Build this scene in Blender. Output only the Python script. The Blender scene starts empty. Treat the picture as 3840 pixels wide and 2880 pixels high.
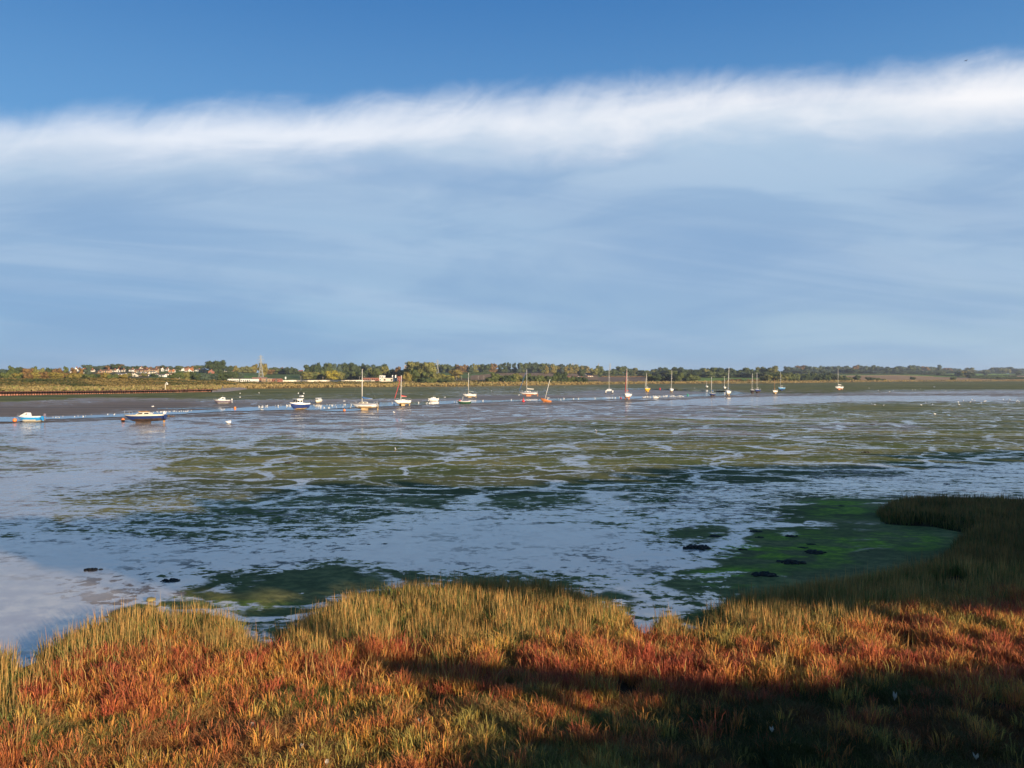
import bpy, math, random
import numpy as np
from mathutils import Vector, Matrix
R = math.radians
random.seed(7); rng = np.random.default_rng(7)
S = bpy.context.scene
COL = S.collection

# ------------------------------------------------------------ camera, light
F, CX, HY, CH = 2950.0, 1920.0, 1412.0, 7.5        # focal (px of 3840), centre x, horizon y, eye height
cam = bpy.data.cameras.new('camera'); cam.sensor_width = 36; cam.lens = 36*F/3840
cam.shift_y = -(1440-HY)/3840; cam.clip_start = 0.1; cam.clip_end = 20000
co = bpy.data.objects.new('camera', cam); COL.objects.link(co)
co.location = (0, 0, CH); co.rotation_euler = (R(90), 0, 0); S.camera = co

EXPO = 0.7
SUN_EL, SUN_AZ = 13.0, 140.0                        # azimuth clockwise from +Y
sd = Vector((math.sin(R(SUN_AZ))*math.cos(R(SUN_EL)), math.cos(R(SUN_AZ))*math.cos(R(SUN_EL)), math.sin(R(SUN_EL))))
sl = bpy.data.lights.new('sun', 'SUN'); sl.energy = 5.0; sl.angle = R(0.5); sl.color = (1.0, 0.80, 0.56)
so = bpy.data.objects.new('sun', sl); COL.objects.link(so)
so.rotation_euler = sd.to_track_quat('Z', 'Y').to_euler()
S.view_settings.view_transform = 'Standard'; S.view_settings.look = 'None'
S.view_settings.exposure = EXPO; S.view_settings.gamma = 1.0

# ------------------------------------------------------------ node helper
class NT:
    def __init__(s, tree): s.t = tree; s.t.nodes.clear()
    def n(s, kind, **kw):
        nd = s.t.nodes.new(kind)
        for k, v in kw.items(): setattr(nd, k, v)
        return nd
    def set(s, sock, v):
        if hasattr(v, 'is_linked') or isinstance(v, bpy.types.NodeSocket): s.t.links.new(v, sock)
        elif isinstance(v, (tuple, list)) and len(v) == 3 and sock.type == 'RGBA': sock.default_value = (*v, 1)
        else: sock.default_value = v
    def m(s, op, a, b=0.0, c=0.0, clamp=False):
        nd = s.n('ShaderNodeMath', operation=op); nd.use_clamp = clamp
        s.set(nd.inputs[0], a); s.set(nd.inputs[1], b)
        if op in ('MULTIPLY_ADD', 'SMOOTH_MIN', 'SMOOTH_MAX'): s.set(nd.inputs[2], c)
        return nd.outputs[0]
    def rng(s, v, a, b, c=0.0, d=1.0, smooth=True):
        nd = s.n('ShaderNodeMapRange'); nd.interpolation_type = 'SMOOTHSTEP' if smooth else 'LINEAR'
        nd.clamp = True
        for i, q in enumerate((v, a, b, c, d)): s.set(nd.inputs[i], q)
        return nd.outputs[0]
    def mix(s, f, a, b):
        nd = s.n('ShaderNodeMix', data_type='RGBA'); s.set(nd.inputs[0], f); s.set(nd.inputs[6], a); s.set(nd.inputs[7], b)
        return nd.outputs[2]
    def noise(s, vec, scale, detail=4, rough=0.55, dist=0.0, out=0):
        nd = s.n('ShaderNodeTexNoise'); nd.noise_dimensions = '3D'
        if vec is not None: s.set(nd.inputs['Vector'], vec)
        nd.inputs['Scale'].default_value = scale; nd.inputs['Detail'].default_value = detail
        nd.inputs['Roughness'].default_value = rough; nd.inputs['Distortion'].default_value = dist
        return nd.outputs[out]
    def vscale(s, vec, sc, off=(0, 0, 0)):
        nd = s.n('ShaderNodeMapping'); s.set(nd.inputs[0], vec)
        nd.inputs['Scale'].default_value = sc; nd.inputs['Location'].default_value = off
        return nd.outputs[0]

# ------------------------------------------------------------ sky
w = bpy.data.worlds.new('World'); S.world = w; w.use_nodes = True
t = NT(w.node_tree)
sky = t.n('ShaderNodeTexSky'); sky.sky_type = 'NISHITA'; sky.sun_disc = False
sky.sun_elevation = R(SUN_EL); sky.sun_rotation = R(SUN_AZ); sky.air_density = 1.0; sky.dust_density = 0.3; sky.ozone_density = 2.0
WS = 0.1
def lin(r, g, b):
    f = lambda c: ((c/255+0.055)/1.055)**2.4 if c > 10 else c/255/12.92
    return (f(r), f(g), f(b))
def kc(r, g, b): return tuple(c/WS/2**EXPO for c in lin(r, g, b))
tc = t.n('ShaderNodeTexCoord'); sep = t.n('ShaderNodeSeparateXYZ'); t.t.links.new(tc.outputs['Generated'], sep.inputs[0])
dx, dy, dz = sep.outputs
den = t.m('MAXIMUM', t.m('ADD', t.m('MULTIPLY', dy, 0.353), t.m('MULTIPLY', dx, 0.049)), 0.02)
wq = t.m('DIVIDE', dz, den)                                            # 0 horizon .. 1 edge of the cloud bank
az = t.m('ARCTAN2', dx, dy)
front = t.rng(dy, 0.0, 0.25)
cv = t.n('ShaderNodeCombineXYZ'); t.t.links.new(az, cv.inputs[0]); t.t.links.new(wq, cv.inputs[1])
cvec = cv.outputs[0]
# wisps comb upward and to the right
cs = t.n('ShaderNodeCombineXYZ'); t.set(cs.inputs[0], t.m('SUBTRACT', az, t.m('MULTIPLY', wq, 0.16))); t.t.links.new(wq, cs.inputs[1])
wisp = t.noise(t.vscale(cs.outputs[0], (15, 4.0, 1), (0, 0, 0)), 1.0, 8, 0.62, 0.9)
wide = t.noise(t.vscale(cvec, (3.0, 0.9, 1), (4, 0, 0)), 1.0, 4, 0.5)
fine = t.noise(t.vscale(cvec, (9, 7, 1), (1, 3, 0)), 1.0, 8, 0.6, 0.5)
e = t.m('ADD', wq, t.m('MULTIPLY', t.m('SUBTRACT', wisp, 0.5), 0.085))
e = t.m('ADD', e, t.m('MULTIPLY', t.m('SUBTRACT', wide, 0.5), 0.14))
e = t.m('ADD', e, t.m('MULTIPLY', t.m('SUBTRACT', fine, 0.5), 0.10))
e = t.m('SUBTRACT', e, t.rng(az, 0.28, 0.62, 0.0, 0.035))
dens = t.rng(e, 1.085, 0.90)
ew = t.m('ADD', wq, t.m('MULTIPLY', t.m('SUBTRACT', wide, 0.5), 0.20)); ew = t.m('ADD', ew, t.m('MULTIPLY', t.m('SUBTRACT', fine, 0.5), 0.16))
soft = t.noise(t.vscale(cs.outputs[0], (3.2, 4.6, 1), (0.3, 9, 0)), 1.0, 6, 0.55, 0.7)
# brightness through the bank: white rim then blue grey body
rim = t.rng(t.m('ADD', ew, t.m('MULTIPLY', t.m('SUBTRACT', soft, 0.5), 0.36)), 0.745, 1.0)
body_lo = t.mix(t.rng(az, -0.6, 0.6), kc(138, 181, 216), kc(170, 198, 219))
body_hi = t.mix(t.rng(az, -0.6, 0.6), kc(148, 181, 216), kc(162, 188, 217))
body = t.mix(t.rng(wq, 0.05, 0.5), body_lo, body_hi); body = t.mix(t.rng(wq, 0.5, 0.85), body, kc(184, 205, 228))
cd = t.n('ShaderNodeCombineXYZ'); t.t.links.new(az, cd.inputs[0]); t.set(cd.inputs[1], t.m('ADD', wq, t.m('MULTIPLY', az, 0.42)))
mot = t.noise(t.vscale(cd.outputs[0], (2.0, 3.4, 1), (5, 2.2, 0)), 1.0, 4, 0.42, 0.4)
body = t.mix(t.rng(mot, 0.40, 0.66, 0, 0.45), body, kc(172, 201, 227))
body = t.mix(t.rng(mot, 0.50, 0.34, 0, 0.4), body, kc(128, 167, 210))
streak = t.noise(t.vscale(cd.outputs[0], (1.3, 9.0, 1), (2, 1, 0)), 1.0, 5, 0.55, 0.9)
body = t.mix(t.rng(streak, 0.46, 0.70, 0, 0.45), body, kc(176, 200, 226))
body = t.mix(t.rng(soft, 0.42, 0.66, 0, 0.55), body, kc(134, 170, 209))
white = t.mix(t.rng(az, -0.5, 0.55), kc(236, 242, 252), kc(252, 252, 255))
cloud = t.mix(rim, body, white)
clear = t.n('ShaderNodeMix', data_type='RGBA', blend_type='MULTIPLY'); clear.inputs[0].default_value = 1
t.t.links.new(sky.outputs[0], clear.inputs[6]); clear.inputs[7].default_value = (0.40, 0.60, 0.8, 1)
blue = t.mix(t.rng(dz, 0.22, 0.50), kc(106, 162, 214), kc(58, 120, 186))
clr = t.mix(t.m('MULTIPLY', front, 0.85), clear.outputs[2], blue)
skyc = t.mix(t.m('MULTIPLY', t.m('MULTIPLY', dens, 0.97), front), clr, cloud)
bg = t.n('ShaderNodeBackground'); t.t.links.new(skyc, bg.inputs[0]); bg.inputs[1].default_value = WS
ow = t.n('ShaderNodeOutputWorld'); t.t.links.new(bg.outputs[0], ow.inputs[0])

# ------------------------------------------------------------ materials
MATS = {}
def mat(name, c, rough=0.6, var=0.18, scale=3.0, metal=0.0, spec=0.5, c2=None, bump=0.0, bscale=20.0):
    if name in MATS: return MATS[name]
    m = bpy.data.materials.new(name); m.use_nodes = True; t = NT(m.node_tree)
    g = t.n('ShaderNodeTexCoord')
    n = t.noise(g.outputs['Object'], scale, 5, 0.6)
    c2 = c2 or tuple(v*(1-var*1.6) for v in c); c1 = tuple(min(1, v*(1+var)) for v in c)
    colr = t.mix(t.rng(n, 0.35, 0.65), c2, c1)
    b = t.n('ShaderNodeBsdfPrincipled'); t.set(b.inputs['Base Color'], colr)
    b.inputs['Roughness'].default_value = rough; b.inputs['Metallic'].default_value = metal
    b.inputs['Specular IOR Level'].default_value = spec
    if bump:
        bn = t.n('ShaderNodeBump'); bn.inputs['Strength'].default_value = bump; bn.inputs['Distance'].default_value = 0.05
        t.set(bn.inputs['Height'], t.noise(g.outputs['Object'], bscale, 4)); t.t.links.new(bn.outputs[0], b.inputs['Normal'])
    o = t.n('ShaderNodeOutputMaterial'); t.t.links.new(b.outputs[0], o.inputs[0])
    MATS[name] = m; return m
def attrmat(name, rough=0.8, spec=0.3, transl=0.0, nscale=0, nvar=0.0, sat=None):
    m = bpy.data.materials.new(name); m.use_nodes = True; t = NT(m.node_tree)
    a = t.n('ShaderNodeAttribute', attribute_name='Col'); c = a.outputs[0]
    if nscale:
        g = t.n('ShaderNodeNewGeometry')
        n = t.noise(g.outputs['Position'], nscale, 6, 0.65)
        mm = t.n('ShaderNodeMix', data_type='RGBA', blend_type='MULTIPLY'); mm.inputs[0].default_value = 1
        t.set(mm.inputs[6], c); v = t.rng(n, 0.3, 0.7, 1-nvar, 1+nvar)
        cc = t.n('ShaderNodeCombineXYZ'); [t.t.links.new(v, cc.inputs[i]) for i in range(3)]
        t.t.links.new(cc.outputs[0], mm.inputs[7]); c = mm.outputs[2]
    b = t.n('ShaderNodeBsdfPrincipled'); t.set(b.inputs['Base Color'], c)
    b.inputs['Roughness'].default_value = rough; b.inputs['Specular IOR Level'].default_value = spec
    o = t.n('ShaderNodeOutputMaterial'); last = b.outputs[0]
    if transl:
        tr = t.n('ShaderNodeBsdfTranslucent'); t.set(tr.inputs[0], c)
        mx = t.n('ShaderNodeMixShader'); mx.inputs[0].default_value = transl
        t.t.links.new(last, mx.inputs[1]); t.t.links.new(tr.outputs[0], mx.inputs[2]); last = mx.outputs[0]
    t.t.links.new(last, o.inputs[0]); MATS[name] = m; return m

# ------------------------------------------------------------ mesh helpers
def tag(o, label=None, cat=None, group=None, kind=None):
    if label: o['label'] = label
    if cat: o['category'] = cat
    if group: o['group'] = group
    if kind: o['kind'] = kind
    return o
def link(name, me, parent=None):
    o = bpy.data.objects.new(name, me); COL.objects.link(o)
    if parent: o.parent = parent
    return o
def empty(name, loc, rot=(0, 0, 0)):
    o = bpy.data.objects.new(name, None); COL.objects.link(o); o.location = loc; o.rotation_euler = rot
    o.empty_display_size = 0.3; return o
def copy_tree(o, parent=None):
    c = o.copy(); COL.objects.link(c); c.parent = parent
    for ch in o.children: copy_tree(ch, c)
    return c
def npmesh(name, V, Fc, mats, cols=None, smooth=False, attrs=None):
    """V (n,3); Fc (m,k) int array, k 3 or 4; cols (n,3) per vertex"""
    me = bpy.data.meshes.new(name); n = len(V); m, k = Fc.shape
    me.vertices.add(n); me.vertices.foreach_set('co', np.asarray(V, np.float32).ravel())
    me.loops.add(m*k); me.loops.foreach_set('vertex_index', Fc.astype(np.int32).ravel())
    me.polygons.add(m); me.polygons.foreach_set('loop_start', np.arange(0, m*k, k, dtype=np.int32))
    me.polygons.foreach_set('loop_total', np.full(m, k, np.int32))
    if smooth: me.polygons.foreach_set('use_smooth', np.ones(m, bool))
    for mm in mats: me.materials.append(mm)
    if cols is not None:
        a = me.color_attributes.new('Col', 'FLOAT_COLOR', 'POINT')
        a.data.foreach_set('color', np.concatenate([cols, np.ones((n, 1))], 1).astype(np.float32).ravel())
    for kx, v in (attrs or {}).items():
        a = me.attributes.new(kx, 'FLOAT', 'POINT'); a.data.foreach_set('value', v.astype(np.float32).ravel())
    me.update(calc_edges=True); me.validate(); return me
class MB:
    def __init__(s): s.v = []; s.f = []; s.mi = []; s.sm = []
    def add(s, vs, fs, mi=0, sm=False):
        b = len(s.v); s.v += [tuple(v) for v in vs]
        for f in fs: s.f.append([b+i for i in f]); s.mi.append(mi); s.sm.append(sm)
        return s
    def box(s, c, d, mi=0, taper=1.0, rz=0.0, shx=0.0):
        cx, cy, cz = c; x, y, z = d[0]/2, d[1]/2, d[2]/2; vs = []
        for k, q in ((-1, 1.0), (1, taper)):
            for i, j in ((-1, -1), (1, -1), (1, 1), (-1, 1)):
                a, b = i*x*q+(shx if k > 0 else 0), j*y*q
                vs.append((cx+a*math.cos(rz)-b*math.sin(rz), cy+a*math.sin(rz)+b*math.cos(rz), cz+k*z))
        return s.add(vs, [(3, 2, 1, 0), (4, 5, 6, 7), (0, 1, 5, 4), (1, 2, 6, 5), (2, 3, 7, 6), (3, 0, 4, 7)], mi)
    def tube(s, pts, r, n=6, mi=0, cap=True):
        pts = [Vector(p) for p in pts]; rs = r if isinstance(r, (list, tuple)) else [r]*len(pts); vs = []; fs = []
        for i, p in enumerate(pts):
            d = (pts[min(i+1, len(pts)-1)]-pts[max(i-1, 0)]).normalized()
            u = d.cross(Vector((0, 0, 1)) if abs(d.z) < 0.9 else Vector((1, 0, 0))).normalized(); w = d.cross(u)
            for k in range(n):
                a = 2*math.pi*k/n; vs.append(p+(u*math.cos(a)+w*math.sin(a))*rs[i])
        for i in range(len(pts)-1):
            for k in range(n): fs.append((i*n+k, i*n+(k+1) % n, (i+1)*n+(k+1) % n, (i+1)*n+k))
        if cap: fs += [tuple(range(n))[::-1], tuple(range((len(pts)-1)*n, len(pts)*n))]
        return s.add(vs, fs, mi, True)
    def ell(s, c, d, n=10, m=6, mi=0, jit=0.0):
        vs = [(c[0], c[1], c[2]-d[2])]
        for j in range(1, m):
            a = math.pi*j/m
            for i in range(n):
                b = 2*math.pi*i/n; q = 1+random.uniform(-jit, jit)
                vs.append((c[0]+d[0]*math.sin(a)*math.cos(b)*q, c[1]+d[1]*math.sin(a)*math.sin(b)*q, c[2]-d[2]*math.cos(a)*q))
        vs.append((c[0], c[1], c[2]+d[2])); fs = [(0, 1+(i+1) % n, 1+i) for i in range(n)]
        for j in range(m-2):
            for i in range(n): fs.append((1+j*n+i, 1+j*n+(i+1) % n, 1+(j+1)*n+(i+1) % n, 1+(j+1)*n+i))
        L = len(vs)-1; fs += [(L, 1+(m-2)*n+i, 1+(m-2)*n+(i+1) % n) for i in range(n)]
        return s.add(vs, fs, mi, True)
    def lathe(s, prof, n=12, mi=0, c=(0, 0, 0)):
        vs = []; fs = []
        for r, z in prof:
            for i in range(n): vs.append((c[0]+r*math.cos(6.2832*i/n), c[1]+r*math.sin(6.2832*i/n), c[2]+z))
        for j in range(len(prof)-1):
            for i in range(n): fs.append((j*n+i, j*n+(i+1) % n, (j+1)*n+(i+1) % n, (j+1)*n+i))
        return s.add(vs, fs, mi, True)
    def mesh(s, name, mats):
        me = bpy.data.meshes.new(name); me.from_pydata(s.v, [], s.f)
        for m in (mats if isinstance(mats, (list, tuple)) else [mats]): me.materials.append(m)
        me.polygons.foreach_set('material_index', s.mi); me.polygons.foreach_set('use_smooth', s.sm); me.update(); return me
    def build(s, name, mats, parent=None): return link(name, s.mesh(name, mats), parent)

def sm(x, a, b):
    q = np.clip((x-a)/(b-a), 0, 1); return q*q*(3-2*q)
_tab = rng.random((64, 64))
def vnoise(x, y):
    xi = np.floor(x).astype(int); yi = np.floor(y).astype(int); fx = x-xi; fy = y-yi
    fx = fx*fx*(3-2*fx); fy = fy*fy*(3-2*fy); g = lambda a, b: _tab[a % 64, b % 64]
    return (g(xi, yi)*(1-fx)+g(xi+1, yi)*fx)*(1-fy)+(g(xi, yi+1)*(1-fx)+g(xi+1, yi+1)*fx)*fy
def fbm(x, y, o=4, g=0.5):
    r = 0; a = 1; s_ = 0
    for i in range(o): r = r+a*vnoise(x*2**i+17.3*i, y*2**i+5.1*i); s_ += a; a *= g
    return r/s_

# ------------------------------------------------------------ the lie of the land
# shore table: bearing (px), distance of the far shore, then image rows of the rising land at multiples of it
KM = np.array([1.0, 1.03, 1.08, 1.2, 1.5, 2.0, 2.6])
TX = [-1800, 0, 480, 800, 900, 1100, 1300, 1440, 1650, 1850, 2100, 2400, 2700, 2880, 3100, 3360, 3600, 3840, 5600]
TD = [275, 275, 315, 350, 420, 450, 480, 494, 520, 545, 600, 706, 740, 760, 860, 988, 1040, 1098, 1300]
TY = [[1470, 1464, 1450, 1428, 1420, 1412, 1408], [1470, 1464, 1450, 1428, 1420, 1412, 1400], [1466, 1462, 1448, 1424, 1418, 1402, 1386],
      [1461, 1456, 1444, 1432, 1424, 1405, 1390], [1459, 1451, 1445, 1436, 1428, 1412, 1398], [1456, 1450, 1443, 1434, 1428, 1408, 1397],
      [1453, 1447, 1440, 1432, 1428, 1412, 1400], [1452, 1446, 1440, 1433, 1426, 1410, 1400], [1450, 1444, 1438, 1430, 1420, 1402, 1393],
      [1448, 1440, 1436, 1428, 1420, 1402, 1394], [1445, 1438, 1434, 1428, 1418, 1402, 1396], [1440, 1436, 1433, 1428, 1418, 1408, 1402],
      [1438.5, 1434, 1431, 1427, 1414, 1408, 1402], [1438, 1433, 1429, 1424, 1412, 1404, 1399], [1435, 1430.5, 1428, 1422, 1410, 1402, 1398],
      [1432, 1429, 1427, 1420, 1407, 1401, 1398], [1431, 1428, 1426, 1420, 1410, 1404, 1400], [1430, 1427, 1425, 1421, 1412, 1404, 1401],
      [1429, 1426, 1424, 1420, 1411, 1404, 1401]]
TX = np.array(TX, float); TD = np.array(TD, float); TY = np.array(TY)
def shoreD(x): return np.interp(x, TX, TD)
def landY(x, m):
    x = np.asarray(x, float); m = np.asarray(m, float); xs, ms = np.broadcast_arrays(x, m)
    cols = np.stack([np.interp(xs, TX, TY[:, k]) for k in range(7)], -1)
    i = np.clip(np.searchsorted(KM, ms, side='right')-1, 0, 5); f = np.clip((ms-KM[i])/(KM[i+1]-KM[i]), 0, 1)
    a = np.take_along_axis(cols, i[..., None], -1)[..., 0]; b = np.take_along_axis(cols, (i+1)[..., None], -1)[..., 0]
    return a+(b-a)*f
def landZ(x, m):
    D = shoreD(x)*np.minimum(m, 2.6); return CH-(landY(x, m)-HY)*D/F
CHX = [-1800, 0, 160, 560, 960, 1440, 1660, 1920, 2400, 2700, 2900, 3840, 5600]
CHD = [22125/(y-HY) for y in (1600, 1573, 1568, 1553, 1534, 1518, 1511, 1505, 1490, 1475, 1472, 1470, 1468)]
def mudz(x, D):
    D = np.asarray(D, float); d0 = shoreD(x); dc = np.interp(x, CHX, CHD)*1.05
    return 1.2*(1-sm(D, 22, 62))+0.8*sm((D-dc)/(d0-dc), 0.25, 1.0)
def ground(x, y):
    """point of the mudflat seen along bearing x, row y"""
    a, b = 8.0, float(shoreD(x))
    for _ in range(40):
        m = (a+b)/2
        if HY+F*(CH-float(mudz(x, m)))/m > y: a = m
        else: b = m
    return Vector(((x-CX)/F*m, m, float(mudz(x, m))))
def land(x, y):
    a, b = 1.0, 2.6
    for _ in range(30):
        m = (a+b)/2
        if float(landY(x, m)) > y: a = m
        else: b = m
    D = float(shoreD(x))*m
    return Vector(((x-CX)/F*D, D, float(landZ(x, m))))
ORD = ['zeroth', 'first', 'second', 'third', 'fourth', 'fifth', 'sixth', 'seventh', 'eighth', 'ninth', 'tenth', 'eleventh', 'twelfth', 'thirteenth',
       'fourteenth', 'fifteenth', 'sixteenth', 'seventeenth', 'eighteenth', 'nineteenth', 'twentieth']
def ordw(i):
    if i <= 20: return ORD[i]
    return {2: 'twenty-', 3: 'thirty-', 4: 'forty-', 5: 'fifty-'}[i//10]+ORD[i % 10] if i % 10 else {30: 'thirtieth', 40: 'fortieth', 50: 'fiftieth'}[i]

# ------------------------------------------------------------ mudflat
CP = """0 1495 .9 0;0 1520 .1 .2;0 1545 .1 0;500 1482 .9 0;500 1500 .3 .1;500 1515 .1 .1;250 1510 .2 .25;1000 1463 1 0;1000 1490 .8 .1;1000 1512 .05 .35;1500 1465 .9 .1;1500 1490 .7 .1;1500 1503 0 .25
2000 1455 .9 .15;2000 1475 .5 .4;2000 1492 0 0;2400 1448 .95 .1;2400 1475 0 .2;3000 1450 1 0;3000 1468 .5 .05;3500 1450 1 0;3840 1450 1 0;3840 1475 .2 .5;3400 1487 .1 .85;3000 1490 0 .75;2700 1500 0 .9;2700 1447 .9 .1
0 1600 0 .8;400 1600 0 .85;900 1600 .25 .55;0 1640 .4 .6;300 1680 0 .95;600 1700 .5 .52;800 1670 .55 .5;450 1740 .2 .9;150 1750 .5 .52;0 1690 .5 .5;300 1650 .1 .8;100 1710 .45 .6;500 1640 .3 .65;300 1800 0 1;0 1850 0 1;0 1930 .1 .9;750 1750 .6 .5;300 1860 .5 .52;620 1830 .6 .45;850 1830 .65 .42;480 1890 .55 .5;750 1900 .55 .5;300 1970 .4 .6;700 1985 .55 .5;0 1990 .35 .6;100 2060 0 .9;300 2110 0 .97;600 2090 0 .9;0 2250 0 1;150 2330 0 1;400 2230 .05 .9;560 2200 .2 .8;760 2190 .65 .4;900 2240 .9 .15;1050 2190 .7 .35;600 2290 .9 .1;1000 2100 .2 .8;1000 1920 .55 .45;1000 1720 .65 .4
1300 1545 .05 .4;1700 1545 .05 .45;2200 1540 .05 .5;1300 1600 .3 .5;1500 1620 .45 .65;1500 1690 .85 .3;1900 1650 .8 .35;1900 1750 .9 .25;1500 1780 .85 .25;2300 1700 .88 .3;2300 1620 .6 .4;1500 1860 .7 .35;1900 1860 .7 .35;2300 1850 .65 .45;1300 1940 .55 .5;1700 2010 .15 .9;2100 2010 .1 .97;1500 2080 .1 .97;1900 2110 .15 .92;2400 2120 .2 .88;2300 1940 .4 .65;1300 2170 .85 .2;1900 2180 .75 .35;2300 2240 .6 .5
2700 1550 .3 .6;2700 1620 .45 .55;3000 1560 .6 .4;3300 1530 .85 .15;3300 1600 .4 .55;3600 1590 .7 .3;3800 1550 .6 .35;3700 1650 .88 .2;3000 1680 .75 .38;3400 1700 .85 .22;2600 1700 .85 .33;2700 1780 .85 .28;3200 1760 .5 .5;3700 1780 .4 .6;2800 1850 .4 .6;3300 1820 .3 .7;3800 1830 .3 .7;2800 1930 .4 .65;2500 1950 .35 .7;3100 1920 1 0;3250 1990 1 .1;3450 2080 1 0;3200 2130 1 0;3500 1990 .9 .05;3600 2040 1 0;2700 2010 .75 .3;3000 2050 1 0;3300 2060 1 .1;2800 2110 1 0;2550 2070 .3 .85;2620 2180 .6 .5"""
cp = np.array([[float(q) for q in r.split()] for r in CP.replace('\n', ';').split(';')])
NU, NR = 700, 520
gx = np.concatenate([np.linspace(-9000, -950, 50), np.linspace(-900, 4800, NU-120), np.linspace(4870, 12000, 70)]); gr = np.linspace(0, 1, NR)
GX, GT = np.meshgrid(gx, gr)
D0 = shoreD(GX)+np.where(GX < 860, 2, 6); Dm = 16*(D0/16)**GT
Zm = mudz(GX, Dm)
Yp = HY+F*(CH-Zm)/Dm
num = np.zeros((2,)+GX.shape); dn = np.zeros(GX.shape)
for r in cp:
    lx = (GX-r[0])/330.0; sy = 8+(r[1]-1430)*0.11; ly = (Yp-r[1])/sy
    ww = 1/((lx*lx+ly*ly)**2+0.01); dn += ww; num[0] += ww*r[2]; num[1] += ww*r[3]*(0.62 if (r[2] > .55 and 1500 < r[1] < 1830) or (r[0] > 2650 and 1500 < r[1] < 1720) else 1.0)
alg, wet = num/dn
lush = np.zeros_like(alg)
for (a, b, ra, rb) in ((3000, 2060, 330, 75), (3130, 1905, 160, 45), (3380, 2030, 180, 40), (2760, 2160, 200, 40), (930, 2275, 260, 26)):
    lush = np.maximum(lush, (0.45 if a == 930 else 1.0)*np.clip(1.3-((GX-a)/ra)**2-((Yp-b)/rb)**2, 0, 1))
dry = np.clip(1-np.abs(Yp-(np.interp(GX, [-900, 0, 560, 960, 1440, 1920, 2400, 2700, 3000], [1600, 1586, 1568, 1549, 1532, 1518, 1503, 1488, 1480])))/7.0, 0, 1)
dry = np.maximum(dry, sm(Yp, 1500, 1512)*sm(np.interp(GX, CHX, [HY+22125/d for d in CHD])-3-Yp, 0, 8)*0.6*(GX < 2700))
wet = wet*(1-0.75*dry)
fz = 0.72*sm(Yp, 1780, 1850)*(1-0.2*sm(Yp, 2120, 2250))
V = np.stack([(GX-CX)/F*Dm, Dm, Zm+0.05*(fbm(GX/40, np.log(Dm)*30)-.5)*np.clip(Dm/60, .3, 1)], -1).reshape(-1, 3)
idx = np.arange(NU*NR).reshape(NR, NU)
Q = np.stack([idx[:-1, :-1], idx[:-1, 1:], idx[1:, 1:], idx[1:, :-1]], -1).reshape(-1, 4)
m = bpy.data.materials.new('wet_mud'); m.use_nodes = True; t = NT(m.node_tree); MATS['wet_mud'] = m
g = t.n('ShaderNodeNewGeometry'); P = g.outputs['Position']
def at(nm): return t.n('ShaderNodeAttribute', attribute_name=nm).outputs['Fac']
wn = t.n('ShaderNodeTexNoise'); t.set(wn.inputs['Vector'], P); wn.inputs['Scale'].default_value = 0.22; wn.inputs['Detail'].default_value = 5
off = t.n('ShaderNodeVectorMath', operation='MULTIPLY_ADD'); t.set(off.inputs[0], wn.outputs[1]); off.inputs[1].default_value = (7, 7, 0); t.set(off.inputs[2], P)
PW = off.outputs[0]
big = t.noise(t.vscale(PW, (0.10, 0.13, 1)), 1.0, 7, 0.55)
mid = t.noise(t.vscale(P, (0.55, 0.8, 1), (5, 3, 0)), 1.0, 8, 0.62)
spk = t.noise(t.vscale(P, (2.4, 3.0, 1), (1, 8, 0)), 1.0, 5, 0.7)
na = t.m('ADD', t.m('ADD', t.m('MULTIPLY', big, 0.34), t.m('MULTIPLY', mid, 0.40)), t.m('MULTIPLY', spk, 0.26))
nalf = t.noise(t.vscale(P, (0.16, 0.12, 1), (12, 5, 0)), 1.0, 6, 0.66)
na = t.m('ADD', t.m('MULTIPLY', na, t.m('SUBTRACT', 1.0, at('far'))), t.m('MULTIPLY', nalf, at('far')))
algm = t.rng(t.m('ADD', na, t.m('MULTIPLY', t.m('SUBTRACT', at('alg'), 0.42), 0.42)), 0.485, 0.515)
# thin runnels draining the flat, and pools
vo = t.n('ShaderNodeTexVoronoi', feature='DISTANCE_TO_EDGE'); t.set(vo.inputs['Vector'], t.vscale(PW, (0.075, 0.15, 0.0), (0.3, 0.2, 0))); vo.inputs['Scale'].default_value = 1
vo2 = t.n('ShaderNodeTexVoronoi', feature='DISTANCE_TO_EDGE'); t.set(vo2.inputs['Vector'], t.vscale(PW, (0.19, 0.36, 0.0), (7.3, 1.2, 0))); vo2.inputs['Scale'].default_value = 1
r1 = t.rng(vo.outputs[0], t.m('MULTIPLY_ADD', at('wet'), 0.10, 0.02), t.m('MULTIPLY_ADD', at('wet'), 0.06, 0.008))
r2 = t.m('MULTIPLY', t.rng(vo2.outputs[0], 0.09, 0.03), t.rng(mid, 0.47, 0.55))
fzs = at('fz')
nw0 = t.m('ADD', t.m('MULTIPLY', t.noise(t.vscale(PW, (0.14, 0.26, 1), (31, 12, 0)), 1.0, 8, 0.58), 0.44), t.m('ADD', t.m('MULTIPLY', t.noise(t.vscale(P, (1.0, 2.0, 1), (3, 12, 0)), 1.0, 7, 0.7), 0.32), t.m('MULTIPLY', t.noise(t.vscale(P, (2.6, 5.0, 1), (3, 1, 0)), 1.0, 4, 0.7), 0.24)))
nfine = t.noise(t.vscale(P, (1.5, 1.9, 1), (9, 4, 0)), 1.0, 7, 0.72)
nw = t.m('ADD', t.m('MULTIPLY', nw0, t.m('SUBTRACT', 1.0, fzs)), t.m('MULTIPLY', nfine, fzs))
nfar = t.noise(t.vscale(P, (0.22, 0.13, 1), (2, 7, 0)), 1.0, 6, 0.68)
nw = t.m('ADD', t.m('MULTIPLY', nw, t.m('SUBTRACT', 1.0, at('far'))), t.m('MULTIPLY', nfar, at('far')))
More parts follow.
